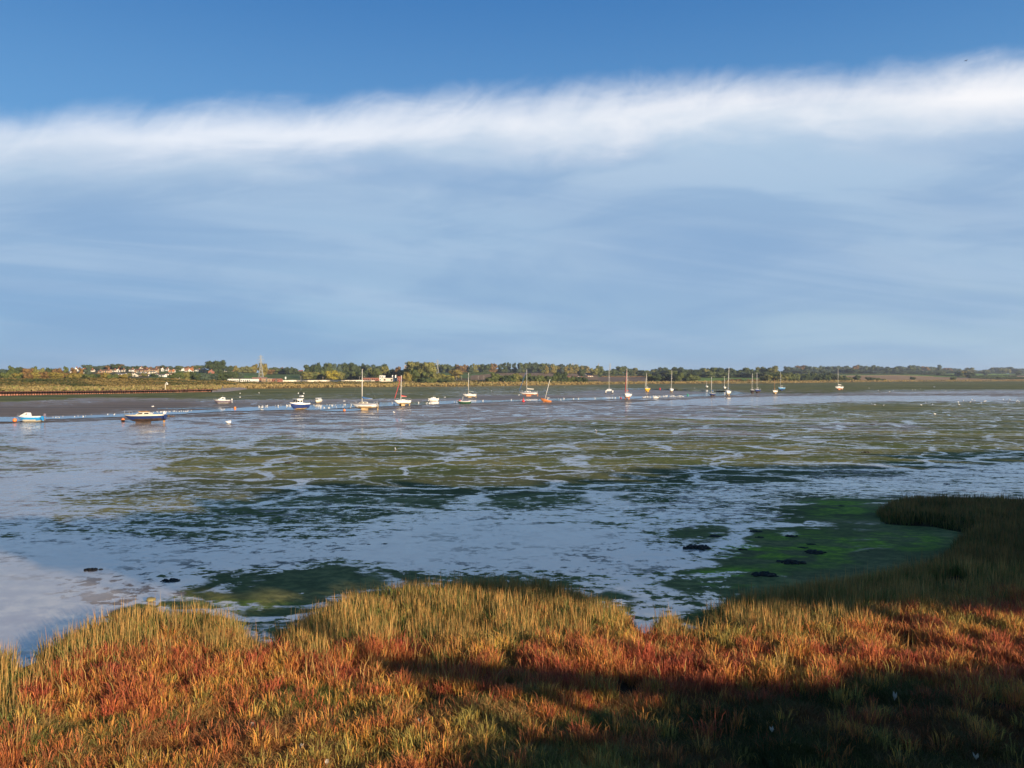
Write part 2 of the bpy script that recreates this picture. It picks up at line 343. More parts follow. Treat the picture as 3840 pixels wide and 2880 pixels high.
pool = t.rng(t.m('ADD', nw, t.m('MULTIPLY', t.m('SUBTRACT', at('wet'), 0.5), 0.46)), 0.52, 0.545)
gate = t.rng(at('wet'), 0.07, 0.15)
watm = t.m('MULTIPLY', t.m('MAXIMUM', pool, t.m('MAXIMUM', r1, t.m('MULTIPLY', r2, 0.9))), gate)
# weed specks standing out of the pools
isl = t.m('MULTIPLY', t.rng(t.m('ADD', t.m('MULTIPLY', spk, 0.5), t.m('MULTIPLY', mid, 0.5)), 0.525, 0.56), t.rng(at('wet'), 1.0, 0.8))
watm = t.m('MULTIPLY', watm, t.m('SUBTRACT', 1.0, isl))
mudc = t.mix(mid, (0.16, 0.118, 0.085), (0.34, 0.255, 0.18))
bands = t.noise(t.vscale(PW, (0.012, 0.09, 1), (3, 2, 0)), 1.0, 5, 0.6)
mudc = t.mix(t.rng(bands, 0.42, 0.62, 0, 0.7), mudc, (0.065, 0.058, 0.045))
mudc = t.mix(t.rng(at('dry'), 0.2, 0.8, 0, 0.6), mudc, (0.13, 0.095, 0.06))
algc = t.mix(t.rng(big, 0.35, 0.65), (0.14, 0.165, 0.038), (0.32, 0.28, 0.10))
algc = t.mix(t.rng(mid, 0.4, 0.7, 0, 0.5), algc, (0.07, 0.09, 0.02))
algc = t.mix(t.rng(bands, 0.42, 0.6, 0, 0.6), algc, (0.045, 0.06, 0.022))
algc = t.mix(t.m('MULTIPLY', at('lush'), t.rng(mid, 0.44, 0.58)), algc, (0.26, 0.38, 0.03))
algc = t.mix(t.rng(spk, 0.40, 0.62, 0.55, 0), algc, (0.055, 0.065, 0.025))
base = t.mix(algm, mudc, algc)
ash = t.n('ShaderNodeBsdfPrincipled'); t.set(ash.inputs['Base Color'], base)
t.set(ash.inputs['Roughness'], t.m('ADD', t.m('MULTIPLY', algm, 0.35), t.m('MULTIPLY_ADD', at('dry'), 0.2, 0.55)))
t.set(ash.inputs['Specular IOR Level'], t.rng(t.m('MAXIMUM', algm, at('dry')), 0, 1, 0.24, 0.07, smooth=False))
bm_ = t.n('ShaderNodeBump'); bm_.inputs['Strength'].default_value = 0.6; bm_.inputs['Distance'].default_value = 0.05
t.set(bm_.inputs['Height'], spk); t.t.links.new(bm_.outputs[0], ash.inputs['Normal'])
wsh = t.n('ShaderNodeBsdfPrincipled'); t.set(wsh.inputs['Base Color'], t.mix(mid, (0.34, 0.29, 0.25), (0.54, 0.47, 0.41)))
t.set(wsh.inputs['Roughness'], t.rng(nw, 0.44, 0.60, 0.22, 0.04)); wsh.inputs['IOR'].default_value = 3.1
b2 = t.n('ShaderNodeBump'); b2.inputs['Strength'].default_value = 0.12; b2.inputs['Distance'].default_value = 0.02
t.set(b2.inputs['Height'], spk); t.t.links.new(b2.outputs[0], wsh.inputs['Normal'])
mx = t.n('ShaderNodeMixShader'); t.set(mx.inputs[0], watm); t.t.links.new(ash.outputs[0], mx.inputs[1]); t.t.links.new(wsh.outputs[0], mx.inputs[2])
o = t.n('ShaderNodeOutputMaterial'); t.t.links.new(mx.outputs[0], o.inputs[0])
me = npmesh('mudflat', V, Q, [m], smooth=True, attrs=dict(alg=alg, wet=wet, lush=lush, dry=dry, fz=fz, far=0.6*sm(Dm, 75, 130)))
tag(link('mudflat', me), 'wide tidal mudflat with green weed, pools and runnels at low tide', kind='structure')

# ------------------------------------------------------------ the channel
wm = bpy.data.materials.new('channel_water'); wm.use_nodes = True; t = NT(wm.node_tree)
b = t.n('ShaderNodeBsdfPrincipled'); b.inputs['Base Color'].default_value = (0.10, 0.13, 0.17, 1); b.inputs['Roughness'].default_value = 0.03; b.inputs['IOR'].default_value = 2.6
g = t.n('ShaderNodeNewGeometry'); bn = t.n('ShaderNodeBump'); bn.inputs['Strength'].default_value = 0.08; bn.inputs['Distance'].default_value = 0.03
t.set(bn.inputs['Height'], t.noise(t.vscale(g.outputs['Position'], (1, 3, 1)), 2.0, 4)); t.t.links.new(bn.outputs[0], b.inputs['Normal'])
o = t.n('ShaderNodeOutputMaterial'); t.t.links.new(b.outputs[0], o.inputs[0])
def water(name, top, bot, label, kind='structure'):
    xs = np.arange(top[0][0], top[-1][0]+1, 12.0)
    yt = np.interp(xs, *zip(*top)); yb = np.interp(xs, *zip(*bot)); thick = np.clip((yb-yt)/4, 0, 1)
    yt = yt+(fbm(xs/55, xs*0+3, 4)-.5)*4*thick; yb = yb+(fbm(xs/45, xs*0+9, 4)-.5)*5*thick
    mb = MB(); vs = []
    for x, a, c in zip(xs, yt, yb):
        for k in range(5):
            y = a+(c-a)*k/4+0.02; p = ground(x, y); vs.append((p.x, p.y, p.z+0.09))
    n = len(xs); mb.add(vs, [(i*5+k, i*5+k+1, (i+1)*5+k+1, (i+1)*5+k) for i in range(n-1) for k in range(4)])
    o = mb.build(name, wm); return tag(o, label, kind=kind)
water('river_channel', [(-900, 1585), (0, 1566), (160, 1566), (400, 1556), (560, 1547), (700, 1543), (960, 1527), (1180, 1521), (1440, 1511), (1660, 1504), (1920, 1500), (2150, 1494), (2400, 1487), (2560, 1483), (2640, 1475), (2700, 1467), (2760, 1468), (2800, 1474.5)],
      [(-900, 1600), (0, 1583), (60, 1582), (120, 1577), (400, 1566), (560, 1559), (700, 1553), (840, 1544), (960, 1541), (1180, 1537), (1440, 1524), (1660, 1517), (1920, 1507), (2150, 1501), (2400, 1496), (2560, 1489), (2700, 1484), (2760, 1480), (2800, 1475.5)], 'narrow blue channel of water winding through the mud')
water('side_channel', [(2300, 1458), (2400, 1456), (2520, 1458), (2640, 1462), (2720, 1465)], [(2300, 1460), (2400, 1463), (2520, 1465.5), (2640, 1470), (2720, 1471)], 'upper arm of the channel bending behind the mud spit')
water('shallow_pool', [(1200, 1538), (1260, 1536.5), (1330, 1536), (1372, 1536)], [(1200, 1539), (1260, 1544), (1330, 1543), (1372, 1537)], 'thin pool on the mud beside the large white sloop')
water('thin_pool', [(590, 1532), (700, 1531.5), (840, 1530.5)], [(590, 1533.5), (700, 1534.5), (840, 1533)], 'pale sliver of water above the channel on the left')

# ------------------------------------------------------------ far land
NX, NMr = 900, 150
lx = np.concatenate([np.linspace(-9000, -1550, 60), np.linspace(-1500, 5400, NX-120), np.linspace(5500, 12000, 60)]); lm = np.concatenate([np.linspace(0.985, 2.6, NMr-4), [3.2, 4.5, 6.5, 9.0]])
LX, LM = np.meshgrid(lx, lm); LD = shoreD(LX)*LM
LZ = landZ(LX, np.maximum(LM, 1.0)); LZ[LM < 1] -= 0.6*(LX[LM < 1] > 820)
LZ = LZ+(fbm(LX/30, LM*40)-.5)*0.35*(LM > 1.01)
LY = HY+F*(CH-LZ)/LD
n1 = fbm(LX/22, LM*60); n2 = fbm(LX/90+5, LM*14)
def C3(c): return np.array(c)[None, None, :]
col = np.zeros(LX.shape+(3,))
scrub = C3((.06, .06, .025))*(1-n1[..., None])+C3((.14, .11, .045))*n1[..., None]
col[:] = scrub
green = C3((.09, .13, .025)); lgreen = C3((.17, .26, .035)); brown = C3((.26, .165, .085)); straw = C3((.36, .25, .085)); dbrown = C3((.17, .115, .075)); dk = C3((.035, .045, .018)); gold = C3((.26, .18, .07))
def paint(mask, c, v=0.25):
    col[mask] = (c*np.ones_like(col)*(1+v*(n2[..., None]-.5)+v*(n1[..., None]-.5)))[mask]
reed = (LX > 800)&(LY > np.interp(LX, [800, 960, 1440, 1920, 2400, 2880, 3360, 3840], [1450, 1447, 1442, 1438, 1436, 1431, 1428, 1426]))
paint(reed, gold, 0.5)
paint((LX > 560)&(LX < 1130)&(LY < 1425)&(LY > 1380), green)
paint((LX > 890)&(LX < 1010)&(LY < 1417)&(LY > 1408)&(LX < 1000), lgreen*0.8)
paint((LX > 1620)&(LX < 1850)&(LY < 1418), green*1.1)
paint((LX > 1760)&(LX < 2260)&(LY < 1424)&(LY > 1397+np.clip((1900-LX)/12, 0, 25)), brown*0.9)
paint((LX > 2240)&(LX < 2560)&(LY < 1435)&(LY > 1410), dbrown)
paint((LX > 2240)&(LX < 2560)&(LY <= 1414), green*0.9)
paint((LX > 2560)&(LX < 2860)&(LY < 1431), lgreen*0.9)
paint((LX > 2860)&(LY < 1414), lgreen*0.7)
fb = np.interp(LX, [3130, 3360, 3560, 3740, 3840, 5400], [1410, 1408, 1415, 1423, 1422, 1422])
paint((LX > 3120)&(LY < 1429)&(LY > fb), brown*1.25)
paint((LX > 3120)&(LY <= fb)&(LY > fb-1.5)&(LX < 3500), straw*1.3)
paint((LX > 3780)&(LY < 1417)&(LY > 1409), brown*1.3)
paint((LX > 3380)&(LY <= fb-3)&(LY > 1398)&(LX < 3780), lgreen*1.1)
V = np.stack([(LX-CX)/F*LD, LD, LZ], -1).reshape(-1, 3); idx = np.arange(LX.size).reshape(LX.shape)
Q = np.stack([idx[:-1, :-1], idx[:-1, 1:], idx[1:, 1:], idx[1:, :-1]], -1).reshape(-1, 4)
tag(link('far_land', npmesh('far_land', V, Q, [attrmat('fields', 0.9, 0.1, nscale=0.12, nvar=0.3)], cols=col.reshape(-1, 3))), 'low farmland and reedy shore across the estuary', kind='structure')

tag(MB().add([(-4300, -1600, -1.5), (5100, -1600, -1.5), (5100, 4600, -1.5), (-4300, 4600, -1.5)], [(0, 1, 2, 3)]).build('ground', mat('estuary_ground', (.10, .09, .05), .95, spec=.05)), 'flat ground reaching the horizon', kind='structure')
# ------------------------------------------------------------ saltmarsh ground
MP = [(-900, 2620), (0, 2545), (60, 2540), (85, 2650), (130, 2650), (165, 2500), (300, 2440), (430, 2400), (580, 2370), (750, 2360), (880, 2395), (935, 2435), (955, 2530), (1010, 2540), (1045, 2440), (1130, 2400),
      (1200, 2340), (1280, 2295), (1400, 2260), (1650, 2240), (2080, 2240), (2200, 2285), (2320, 2330), (2380, 2375), (2395, 2450), (2430, 2455), (2465, 2375), (2540, 2385), (2575, 2450), (2620, 2450), (2640, 2350),
      (2700, 2315), (2800, 2285), (2925, 2262), (3100, 2235), (3300, 2200), (3500, 2150), (3560, 2095), (3590, 2040), (3640, 2005), (3500, 1976), (3320, 1966), (3290, 1935), (3330, 1908),
      (3500, 1895), (3840, 1905), (4700, 1920)]
def mud_xy(x, y):
    p = ground(x, y); return (p.x, p.y)
poly = [mud_xy(*p) for p in MP]; poly = np.array(poly+[(70, poly[-1][1]), (70, -60), (-60, -60), (-60, poly[0][1])])
def sdf(X, Y):
    X = X.ravel(); Y = Y.ravel(); d = np.full(X.shape, 1e9); ins = np.zeros(X.shape, bool)
    for (x0, y0), (x1, y1) in zip(poly, np.roll(poly, -1, 0)):
        ex, ey = x1-x0, y1-y0; q = np.clip(((X-x0)*ex+(Y-y0)*ey)/(ex*ex+ey*ey+1e-9), 0, 1)
        d = np.minimum(d, np.hypot(X-x0-q*ex, Y-y0-q*ey))
        c = ((y0 > Y) != (y1 > Y)); xi = x0+(Y-y0)*ex/(ey if abs(ey) > 1e-9 else 1e-9); ins ^= c&(X < xi)
    return np.where(ins, d, -d)
def marsh_z(X, Y, s):
    xp = CX+X/np.maximum(Y, 3)*F; mz = 1.2*(1-sm(Y, 22, 62))
    n = fbm(X*0.6+9, Y*0.6+3, 4)
    return mz+np.where(s > 0, sm(s, 0, 0.7)*0.30, s*0.5)+sm(s, 0.2, 2)*((n-.5)*0.35+(fbm(X*2.1, Y*2.1+8, 2)-.5)*.22)+0.45*sm(-Y, -22, -11)+1.3*sm(-Y, -9, 1)
ax = np.arange(-60, 70, 0.25); ax = ax[(ax > -28)&(ax < 46)]; ax = np.concatenate([[-60, -45, -35], ax, [52, 60, 70]])
ay = np.concatenate([[-60, -40, -20, -10, -4, 0], np.arange(2, 52, 0.25)])
AX, AY = np.meshgrid(ax, ay); s_ = sdf(AX, AY).reshape(AX.shape); AZ = marsh_z(AX, AY, s_)
keep = s_ > -1.2
idx = np.arange(AX.size).reshape(AX.shape); k4 = keep[:-1, :-1]|keep[1:, 1:]|keep[1:, :-1]|keep[:-1, 1:]
Q = np.stack([idx[:-1, :-1], idx[:-1, 1:], idx[1:, 1:], idx[1:, :-1]], -1)[k4].reshape(-1, 4)
soil = mat('marsh_soil', (0.05, 0.035, 0.02), 0.95, 0.3, 2.0, spec=0.02, bump=0.6)
tag(link('saltmarsh_ground', npmesh('saltmarsh_ground', np.stack([AX, AY, AZ], -1).reshape(-1, 3), Q, [soil], smooth=True)), 'dark peaty ground of the saltmarsh in front', kind='structure')

# ------------------------------------------------------------ marsh plants (uncountable)
def blades(name, X, Y, Z, H, W, lean, ang, cols, material, colb=None, bend=0.3):
    n = len(X); wa = rng.random(n)*math.pi*2; ux = np.cos(wa)*W/2; uy = np.sin(wa)*W/2
    lxv = np.cos(ang)*lean*H; lyv = np.sin(ang)*lean*H
    V = np.zeros((n, 5, 3))
    V[:, 0] = np.stack([X-ux, Y-uy, Z-0.05], 1); V[:, 1] = np.stack([X+ux, Y+uy, Z-0.05], 1)
    mx_, my_, mz_ = X+lxv*bend, Y+lyv*bend, Z+H*0.6
    V[:, 2] = np.stack([mx_+ux*.9, my_+uy*.9, mz_], 1); V[:, 3] = np.stack([mx_-ux*.9, my_-uy*.9, mz_], 1)
    V[:, 4] = np.stack([X+lxv, Y+lyv, Z+H], 1)
    b = np.arange(n)[:, None]*5
    T = np.concatenate([b+[[0, 1, 2]], b+[[0, 2, 3]], b+[[3, 2, 4]]], 0)
    cc = np.repeat(cols[:, None, :], 5, 1)
    if colb is not None: cc[:, 0] = colb; cc[:, 1] = colb
    return npmesh(name, V.reshape(-1, 3), T, [material], cols=cc.reshape(-1, 3))
def proj(X, Y, Z): return CX+X/Y*F, HY+(CH-Z)/Y*F
def scatter(n, y0, y1, umax=0.86):
    n = int(n*1.19)
    """clump centres with even density over the ground that can be seen"""
    Y = np.sqrt(rng.random(n)*(y1*y1-y0*y0)+y0*y0); X = (rng.random(n)*2-1)*umax*Y
    s = sdf(X, Y); k = s > 0.03; X, Y, s = X[k], Y[k], s[k]
    Z = marsh_z(X, Y, s); xp, yp = proj(X, Y, Z); return X, Y, Z, s, xp, yp
GB_X = [-600, 60, 110, 300, 700, 1000, 1300, 1900, 2050, 2150, 2400, 2620, 2900, 3250, 3450, 3600, 3840, 4600]
GB_Y = [2800, 2760, 2600, 2520, 2470, 2480, 2485, 2480, 2450, 2400, 2375, 2400, 2420, 2380, 2320, 2290, 2265, 2230]
def expand(k, r, X, Y, *oth):
    i = np.repeat(np.arange(len(X)), k); a = rng.random(len(i))*6.283; q = r*np.sqrt(rng.random(len(i)))
    return i, X[i]+np.cos(a)*q, Y[i]+np.sin(a)*q, a
gm = attrmat('plant_leaf', 0.65, 0.25, transl=0.18)
pal_gold = np.array([(.50, .28, .085), (.42, .24, .07), (.56, .34, .11), (.32, .22, .08), (.46, .22, .06), (.22, .19, .06)])
pal_green = np.array([(.15, .19, .04), (.22, .25, .06), (.10, .14, .035), (.30, .28, .07)])
pal_red = np.array([(.50, .15, .05), (.57, .24, .05), (.39, .09, .045), (.64, .37, .07), (.46, .17, .05), (.30, .10, .04), (.54, .28, .07), (.52, .17, .06), (.28, .17, .05)])
pal_short = np.array([(.16, .17, .035), (.22, .19, .05), (.30, .20, .07), (.11, .13, .03), (.36, .15, .05), (.34, .22, .08)])
def pick(p, n, w=None): return p[rng.choice(len(p), n, p=w)]*(0.8+0.4*rng.random((n, 1)))
# cordgrass
X, Y, Z, s, xp, yp = scatter(90000, 9.5, 48)
lim = np.interp(xp, GB_X, GB_Y)+(fbm(X*1.5, Y*1.5)-.5)*170
dn_ = fbm(X*1.7+3, Y*1.7)
k = (yp < lim)&(dn_ > 0.34)&(rng.random(len(X)) < np.where(Y > 27, 0.62, 1.0)); X, Y, Z, s, xp, yp = [q[k] for q in (X, Y, Z, s, xp, yp)]
hm = (0.50+0.40*fbm(X*0.5, Y*0.5)+0.42*fbm(X*1.9, Y*1.9+5, 2))*np.where(Y > 26, 0.85, 1.0)
i, bx, by, a = expand(6, 0.13, X, Y); n = len(i)
H = (0.30+0.36*rng.random(n)+0.22*(rng.random(n) < .06))*hm[i]*np.where(Y[i] > 25, 1.05, 1.0); tone = fbm(X*.45+20, Y*.45)[i]
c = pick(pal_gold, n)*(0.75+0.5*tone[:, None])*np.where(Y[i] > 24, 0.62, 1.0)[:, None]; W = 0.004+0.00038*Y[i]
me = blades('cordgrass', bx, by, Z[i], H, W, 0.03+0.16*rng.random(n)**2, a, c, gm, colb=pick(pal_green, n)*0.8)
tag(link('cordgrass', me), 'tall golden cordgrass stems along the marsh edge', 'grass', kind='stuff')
i, bx, by, a = expand(9, 0.16, X, Y); n = len(i); H = (0.16+0.30*rng.random(n))*hm[i]
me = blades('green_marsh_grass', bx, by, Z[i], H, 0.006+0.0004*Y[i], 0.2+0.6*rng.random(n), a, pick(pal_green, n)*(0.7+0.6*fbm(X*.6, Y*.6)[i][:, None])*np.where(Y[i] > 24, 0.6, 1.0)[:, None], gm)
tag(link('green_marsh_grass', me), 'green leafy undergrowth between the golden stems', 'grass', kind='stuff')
# samphire and sea blite
X, Y, Z, s, xp, yp = scatter(74000, 9.0, 30)
lim = np.interp(xp, GB_X, GB_Y)+(fbm(X*1.5, Y*1.5)-.5)*170
isl = (((xp-1850)/420)**2+((yp-2330)/60)**2 < 1)&(rng.random(len(X)) < 0.12)
shortm = fbm(X*.75+40, Y*.75+11)+np.clip((yp-2650)/900, -0.2, 0.09)+0.16*np.clip((xp-2250)/700, 0, 1)*np.clip((yp-2560)/80, 0, 1)+0.10*np.exp(-((xp-1750)/600)**2-((yp-2700)/70)**2)
hole = fbm(X*1.4+60, Y*1.4)
k = ((yp > lim-40)&(rng.random(len(X)) < np.where(shortm < 0.57, 1.0, 0.3))&(hole > 0.30))|isl; k &= ~((xp > 2400)&(yp > 2600)&(rng.random(len(X)) < .6)); X, Y, Z, s, xp, yp = [q[k] for q in (X, Y, Z, s, xp, yp)]
hue = fbm(X*.9+2, Y*.9+70, 3); h2 = fbm(X*3.1+2, Y*3.1+70, 2)
i, bx, by, a = expand(30, 0.13, X, Y); n = len(i)
q = np.clip((hue[i]-.5)*1.5+(h2[i]-.5)*1.5+.50+(rng.random(len(X))[i]-.5)*.6+(rng.random(n)-.5)*.35, 0, .999)
order = np.vstack([pal_red[[2, 5, 0, 7, 5, 4, 1, 8, 6, 3]], [(.30, .24, .06)]]); q = np.clip(q+np.clip((yp[i]-2600)/2200, 0, .15), 0, .999); c = order[(q*11).astype(int)]*(0.75+0.5*rng.random((n, 1)))
hs = ((0.08+0.24*rng.random(len(X)))*(0.25+1.5*fbm(X*2.6, Y*2.6, 2)))[i]*np.clip(1.15-(yp[i]-2500)/1400, .7, 1.2)
tz = rng.random(n)**0.8; rr = np.hypot(bx-X[i], by-Y[i])
me = blades('samphire', bx, by, Z[i]+hs*tz*0.75, (0.05+0.07*rng.random(n))*(0.7+hs*2), 0.006+0.005*rng.random(n), 0.25+0.9*rng.random(n), a, c*(1.0+0.25*(tz[:, None]-.4)), gm)
tag(link('samphire', me), 'low red and orange samphire carpet in autumn colour', 'samphire', kind='stuff')
# straw stalks standing through the samphire
k = rng.random(len(X)) < 0.28*np.clip(1-(yp-np.interp(xp, GB_X, GB_Y))/220, 0.10, 1); i, bx, by, a = expand(2, 0.08, X[k], Y[k]); n = len(i)
me = blades('straw_stalks', bx, by, Z[k][i], 0.25+0.35*rng.random(n), np.full(n, .011), 0.05+0.45*rng.random(n)**2, a, pick(pal_gold, n), gm)
tag(link('straw_stalks', me), 'thin dry straw stalks among the red samphire', 'grass', kind='stuff')
# short turf at the front
X, Y, Z, s, xp, yp = scatter(45000, 8.5, 17)
shortm = fbm(X*.75+40, Y*.75+11)+np.clip((yp-2650)/900, -0.2, 0.09)+0.16*np.clip((xp-2250)/700, 0, 1)*np.clip((yp-2560)/80, 0, 1)+0.10*np.exp(-((xp-1750)/600)**2-((yp-2700)/70)**2)
k = (yp > 2470)&(shortm > 0.55)&(fbm(X*1.6+7, Y*1.6) > 0.28); X, Y, Z, s, xp, yp = [q[k] for q in (X, Y, Z, s, xp, yp)]
i, bx, by, a = expand(16, 0.13, X, Y); n = len(i); tn = fbm(X*.8+13, Y*.8)[i]
qq = np.clip((tn-.5)*2.4+.5+(rng.random(n)-.5)*.7, 0, .999); c = pal_short[[3, 0, 1, 5, 2, 4]][(qq*6).astype(int)]*(0.7+0.6*rng.random((n, 1)))*(1-.5*np.clip((xp[i]-2300)/300, 0, 1)*np.clip((yp[i]-2560)/80, 0, 1))[:, None]  # turf colour darkened at lower right to deepen the shade there
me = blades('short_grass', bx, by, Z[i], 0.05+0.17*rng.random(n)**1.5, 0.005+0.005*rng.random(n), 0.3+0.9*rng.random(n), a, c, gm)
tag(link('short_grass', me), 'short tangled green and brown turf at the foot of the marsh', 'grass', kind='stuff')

# ------------------------------------------------------------ trees
def leafy(lobes, nleaf, size, seed, core=0.72):
    r = np.random.default_rng(seed); vs = []; fs = []
    L = np.array(lobes); vol = L[:, 3]*L[:, 4]*L[:, 5]; cnt = (nleaf*vol**0.67/np.sum(vol**0.67)).astype(int)
    Vs = []; base = 0; T = []
    for (x, y, z, a, b, c), k in zip(lobes, cnt):
        d = r.normal(size=(k, 3)); d /= np.linalg.norm(d, axis=1)[:, None]; q = (0.70+0.36*r.random((k, 1)))
        p = np.array((x, y, z))+d*np.array((a, b, c))*q
        nrm = d+r.normal(size=(k, 3))*0.45; nrm /= np.linalg.norm(nrm, axis=1)[:, None]
        u = np.cross(nrm, r.normal(size=(k, 3))); u /= np.linalg.norm(u, axis=1)[:, None]; v = np.cross(nrm, u); sz = size*(0.6+0.8*r.random((k, 1)))
        Vs.append(np.stack([p-u*sz-v*sz*.6, p+u*sz-v*sz*.6, p+u*sz*.7+v*sz, p-u*sz*.7+v*sz*.8], 1).reshape(-1, 3))
        T.append(base+np.arange(k*4).reshape(k, 4)); base += k*4
    mb = MB()
    for (x, y, z, a, b, c) in lobes: mb.ell((x, y, z), (a*core, b*core, c*core), 8, 6, jit=0.08)
    V = np.concatenate(Vs+[np.array(mb.v)]); Tf = [list(q) for q in np.concatenate(T)]+[[base+i for i in f] for f in mb.f]
    me = bpy.data.meshes.new('crown'); me.from_pydata([tuple(v) for v in V], [], Tf); return me
leafmats = {}
def leafmat(nm, c1, c2):
    m = bpy.data.materials.new('leaf_'+nm); m.use_nodes = True; t = NT(m.node_tree)
    g = t.n('ShaderNodeTexCoord'); oi = t.n('ShaderNodeObjectInfo')
    n = t.noise(g.outputs['Object'], 3.0, 5, 0.7)
    f = t.m('ADD', t.rng(n, 0.35, 0.65, 0, 0.75), t.m('MULTIPLY', oi.outputs['Random'], 0.3), clamp=True)
    b = t.n('ShaderNodeBsdfPrincipled'); t.set(b.inputs['Base Color'], t.mix(f, c1, c2)); b.inputs['Roughness'].default_value = 0.8; b.inputs['Specular IOR Level'].default_value = 0.15
    o = t.n('ShaderNodeOutputMaterial'); t.t.links.new(b.outputs[0], o.inputs[0]); leafmats[nm] = m
leafmat('dark green', (0.032, 0.049, 0.020), (0.072, 0.094, 0.035)); leafmat('mid green', (0.059, 0.078, 0.023), (0.118, 0.137, 0.041))
leafmat('olive', (0.105, 0.111, 0.032), (0.197, 0.184, 0.055)); leafmat('yellow', (0.217, 0.196, 0.027), (0.370, 0.294, 0.044))
leafmat('russet', (0.115, 0.073, 0.031), (0.209, 0.125, 0.047)); leafmat('golden olive', (0.148, 0.129, 0.029), (0.246, 0.187, 0.049)); leafmat('bluish green', (0.043, 0.065, 0.048), (0.087, 0.116, 0.072))
bark = mat('bark', (0.07, 0.055, 0.04), 0.9)
CROWNS = {}
def mkcrown(kind, k):
    r = random.Random(kind+str(k)); lob = []
    if kind == 'round':
        lob.append((0, 0, .58, .40, .40, .36))
        for j in range(7): a = j*0.9+r.random(); q = .22+.14*r.random(); lob.append((math.cos(a)*q, math.sin(a)*q, .42+.42*r.random(), .20+.08*r.random(), .20+.08*r.random(), .17+.06*r.random()))
    elif kind == 'broad':
        lob.append((0, 0, .45, .48, .45, .30))
        for j in range(8): a = j*0.8+r.random(); q = .30+.16*r.random(); lob.append((math.cos(a)*q, math.sin(a)*q, .30+.42*r.random(), .20+.08*r.random(), .20, .17+.08*r.random()))
    elif kind == 'tall':
        for j in range(7): a = r.random()*6; q = .08+.10*r.random(); lob.append((math.cos(a)*q, math.sin(a)*q, .25+.105*j, .24-.018*j, .24-.018*j, .17))
    elif kind == 'bush':
        lob.append((0, 0, .35, .50, .45, .38))
        for j in range(7): a = j*0.9+r.random(); q = .28+.2*r.random(); lob.append((math.cos(a)*q, math.sin(a)*q, .20+.42*r.random(), .24, .22, .20+.08*r.random()))
    elif kind == 'pine':
        for j in range(5): a = r.random()*6; lob.append((math.cos(a)*.1, math.sin(a)*.1, .45+.125*j, .42-.06*abs(j-2), .4-.06*abs(j-2), .06))
    if kind != 'pine': lob += [(.1, .05, .24, .34, .32, .20), (-.14, -.08, .17, .26, .26, .16), (.16, -.12, .15, .24, .24, .15)]
    return leafy(lob, 1700, 0.030, k*13+len(kind), core=0.74 if kind != 'pine' else .6)
for kd in ('round', 'broad', 'tall', 'bush', 'pine'):
    for k in range(3 if kd != 'pine' else 1):
        me = mkcrown(kd, k); me.materials.append(leafmats['mid green']); CROWNS[(kd, k)] = me
tm = MB().tube([(0, 0, -.03), (0.01, 0, .2), (-.01, .01, .5)], [.03, .022, .012], 6).tube([(0, 0, .25), (.14, .03, .5)], [.014, .006], 5).tube([(0, 0, .3), (-.13, -.05, .55)], [.013, .006], 5)
trunk_me = tm.mesh('trunk', bark)
def tree(x, ybase, ytop, wpx, colr, kind, label, group=None, name=None, D=None):
    p = land(x, ybase)
    if D: p = Vector(((x-CX)/F*D, D, float(landZ(x, D/float(shoreD(x))))))
    H = max(1.5, CH-(ytop-HY)*p.y/F-p.z); Wd = wpx*p.y/F
    k = random.randrange(3) if kind != 'pine' else 0
    e_ = empty(name or ('bush' if kind == 'bush' else 'tree'), p, (0, 0, random.random()*6.28))
    e_.scale = (Wd*1.25, Wd*1.25, H/0.93)
    c = link('crown' if kind != 'bush' else 'foliage', CROWNS[(kind, k)], e_)
    c.material_slots[0].link = 'OBJECT'; c.material_slots[0].material = leafmats[colr]
    link('trunk' if kind != 'bush' else 'stem', trunk_me, e_)
    return tag(e_, label, 'bush' if kind == 'bush' else 'tree', group)
SIZE = ['small', 'low', 'broad', 'tall', 'full']
def row(place, group, x0, x1, yb, tops, step, cols, kinds, wj=1.3, name=None):
    xs = []; x = x0
    while x < x1: xs.append(x); x += step*random.uniform(.8, 1.2)
    for i, x in enumerate(xs):
        yt = np.interp(x, *zip(*tops)) + random.uniform(-2.0, 3.0); c = random.choice(cols); kd = random.choice(kinds)
        y_b = (np.interp(x, *zip(*yb)) if isinstance(yb, list) else yb)+random.uniform(-.8, .8)
        w_ = step*wj*random.uniform(.85, 1.3)
        noun = 'bush' if kd == 'bush' else {'round': 'round-crowned tree', 'broad': 'broad tree', 'tall': 'slender tree', 'pine': 'flat-topped pine'}[kd]
        tree(x, y_b, yt, w_, c, kd, f'{c} {noun} {place}, {ordw(i+1)} from left', group, name)
dk_, md, ol, ye, ru, go, bl = 'dark green', 'mid green', 'olive', 'yellow', 'russet', 'golden olive', 'bluish green'
# left: trees behind the scrub bank
row('in the back row behind the rusty river wall', 'trees behind the rusty wall', -200, 330, 1416, [(-200, 1380), (0, 1382), (55, 1371), (90, 1382), (125, 1375), (180, 1380), (250, 1378), (300, 1383), (330, 1374)], 24, [dk_, md, ol, ru, bl, md], ['round', 'broad', 'round', 'tall'])
row('on the scrub bank before the back trees', 'trees on the scrub bank', -200, 470, 1424, [(-200, 1398), (0, 1398), (20, 1394), (110, 1398), (240, 1396), (300, 1400), (390, 1397), (470, 1402)], 22, [ol, go, md, dk_, ru, go], ['bush', 'round', 'broad'])
row('on the skyline above the housing estate', 'skyline trees above the houses', 325, 770, 1390, [(325, 1371), (380, 1372), (430, 1367), (500, 1372), (530, 1373), (600, 1374), (618, 1369), (650, 1376), (690, 1370), (740, 1368), (765, 1373)], 19, [dk_, md, bl, ru, md, bl], ['round', 'broad', 'round'])
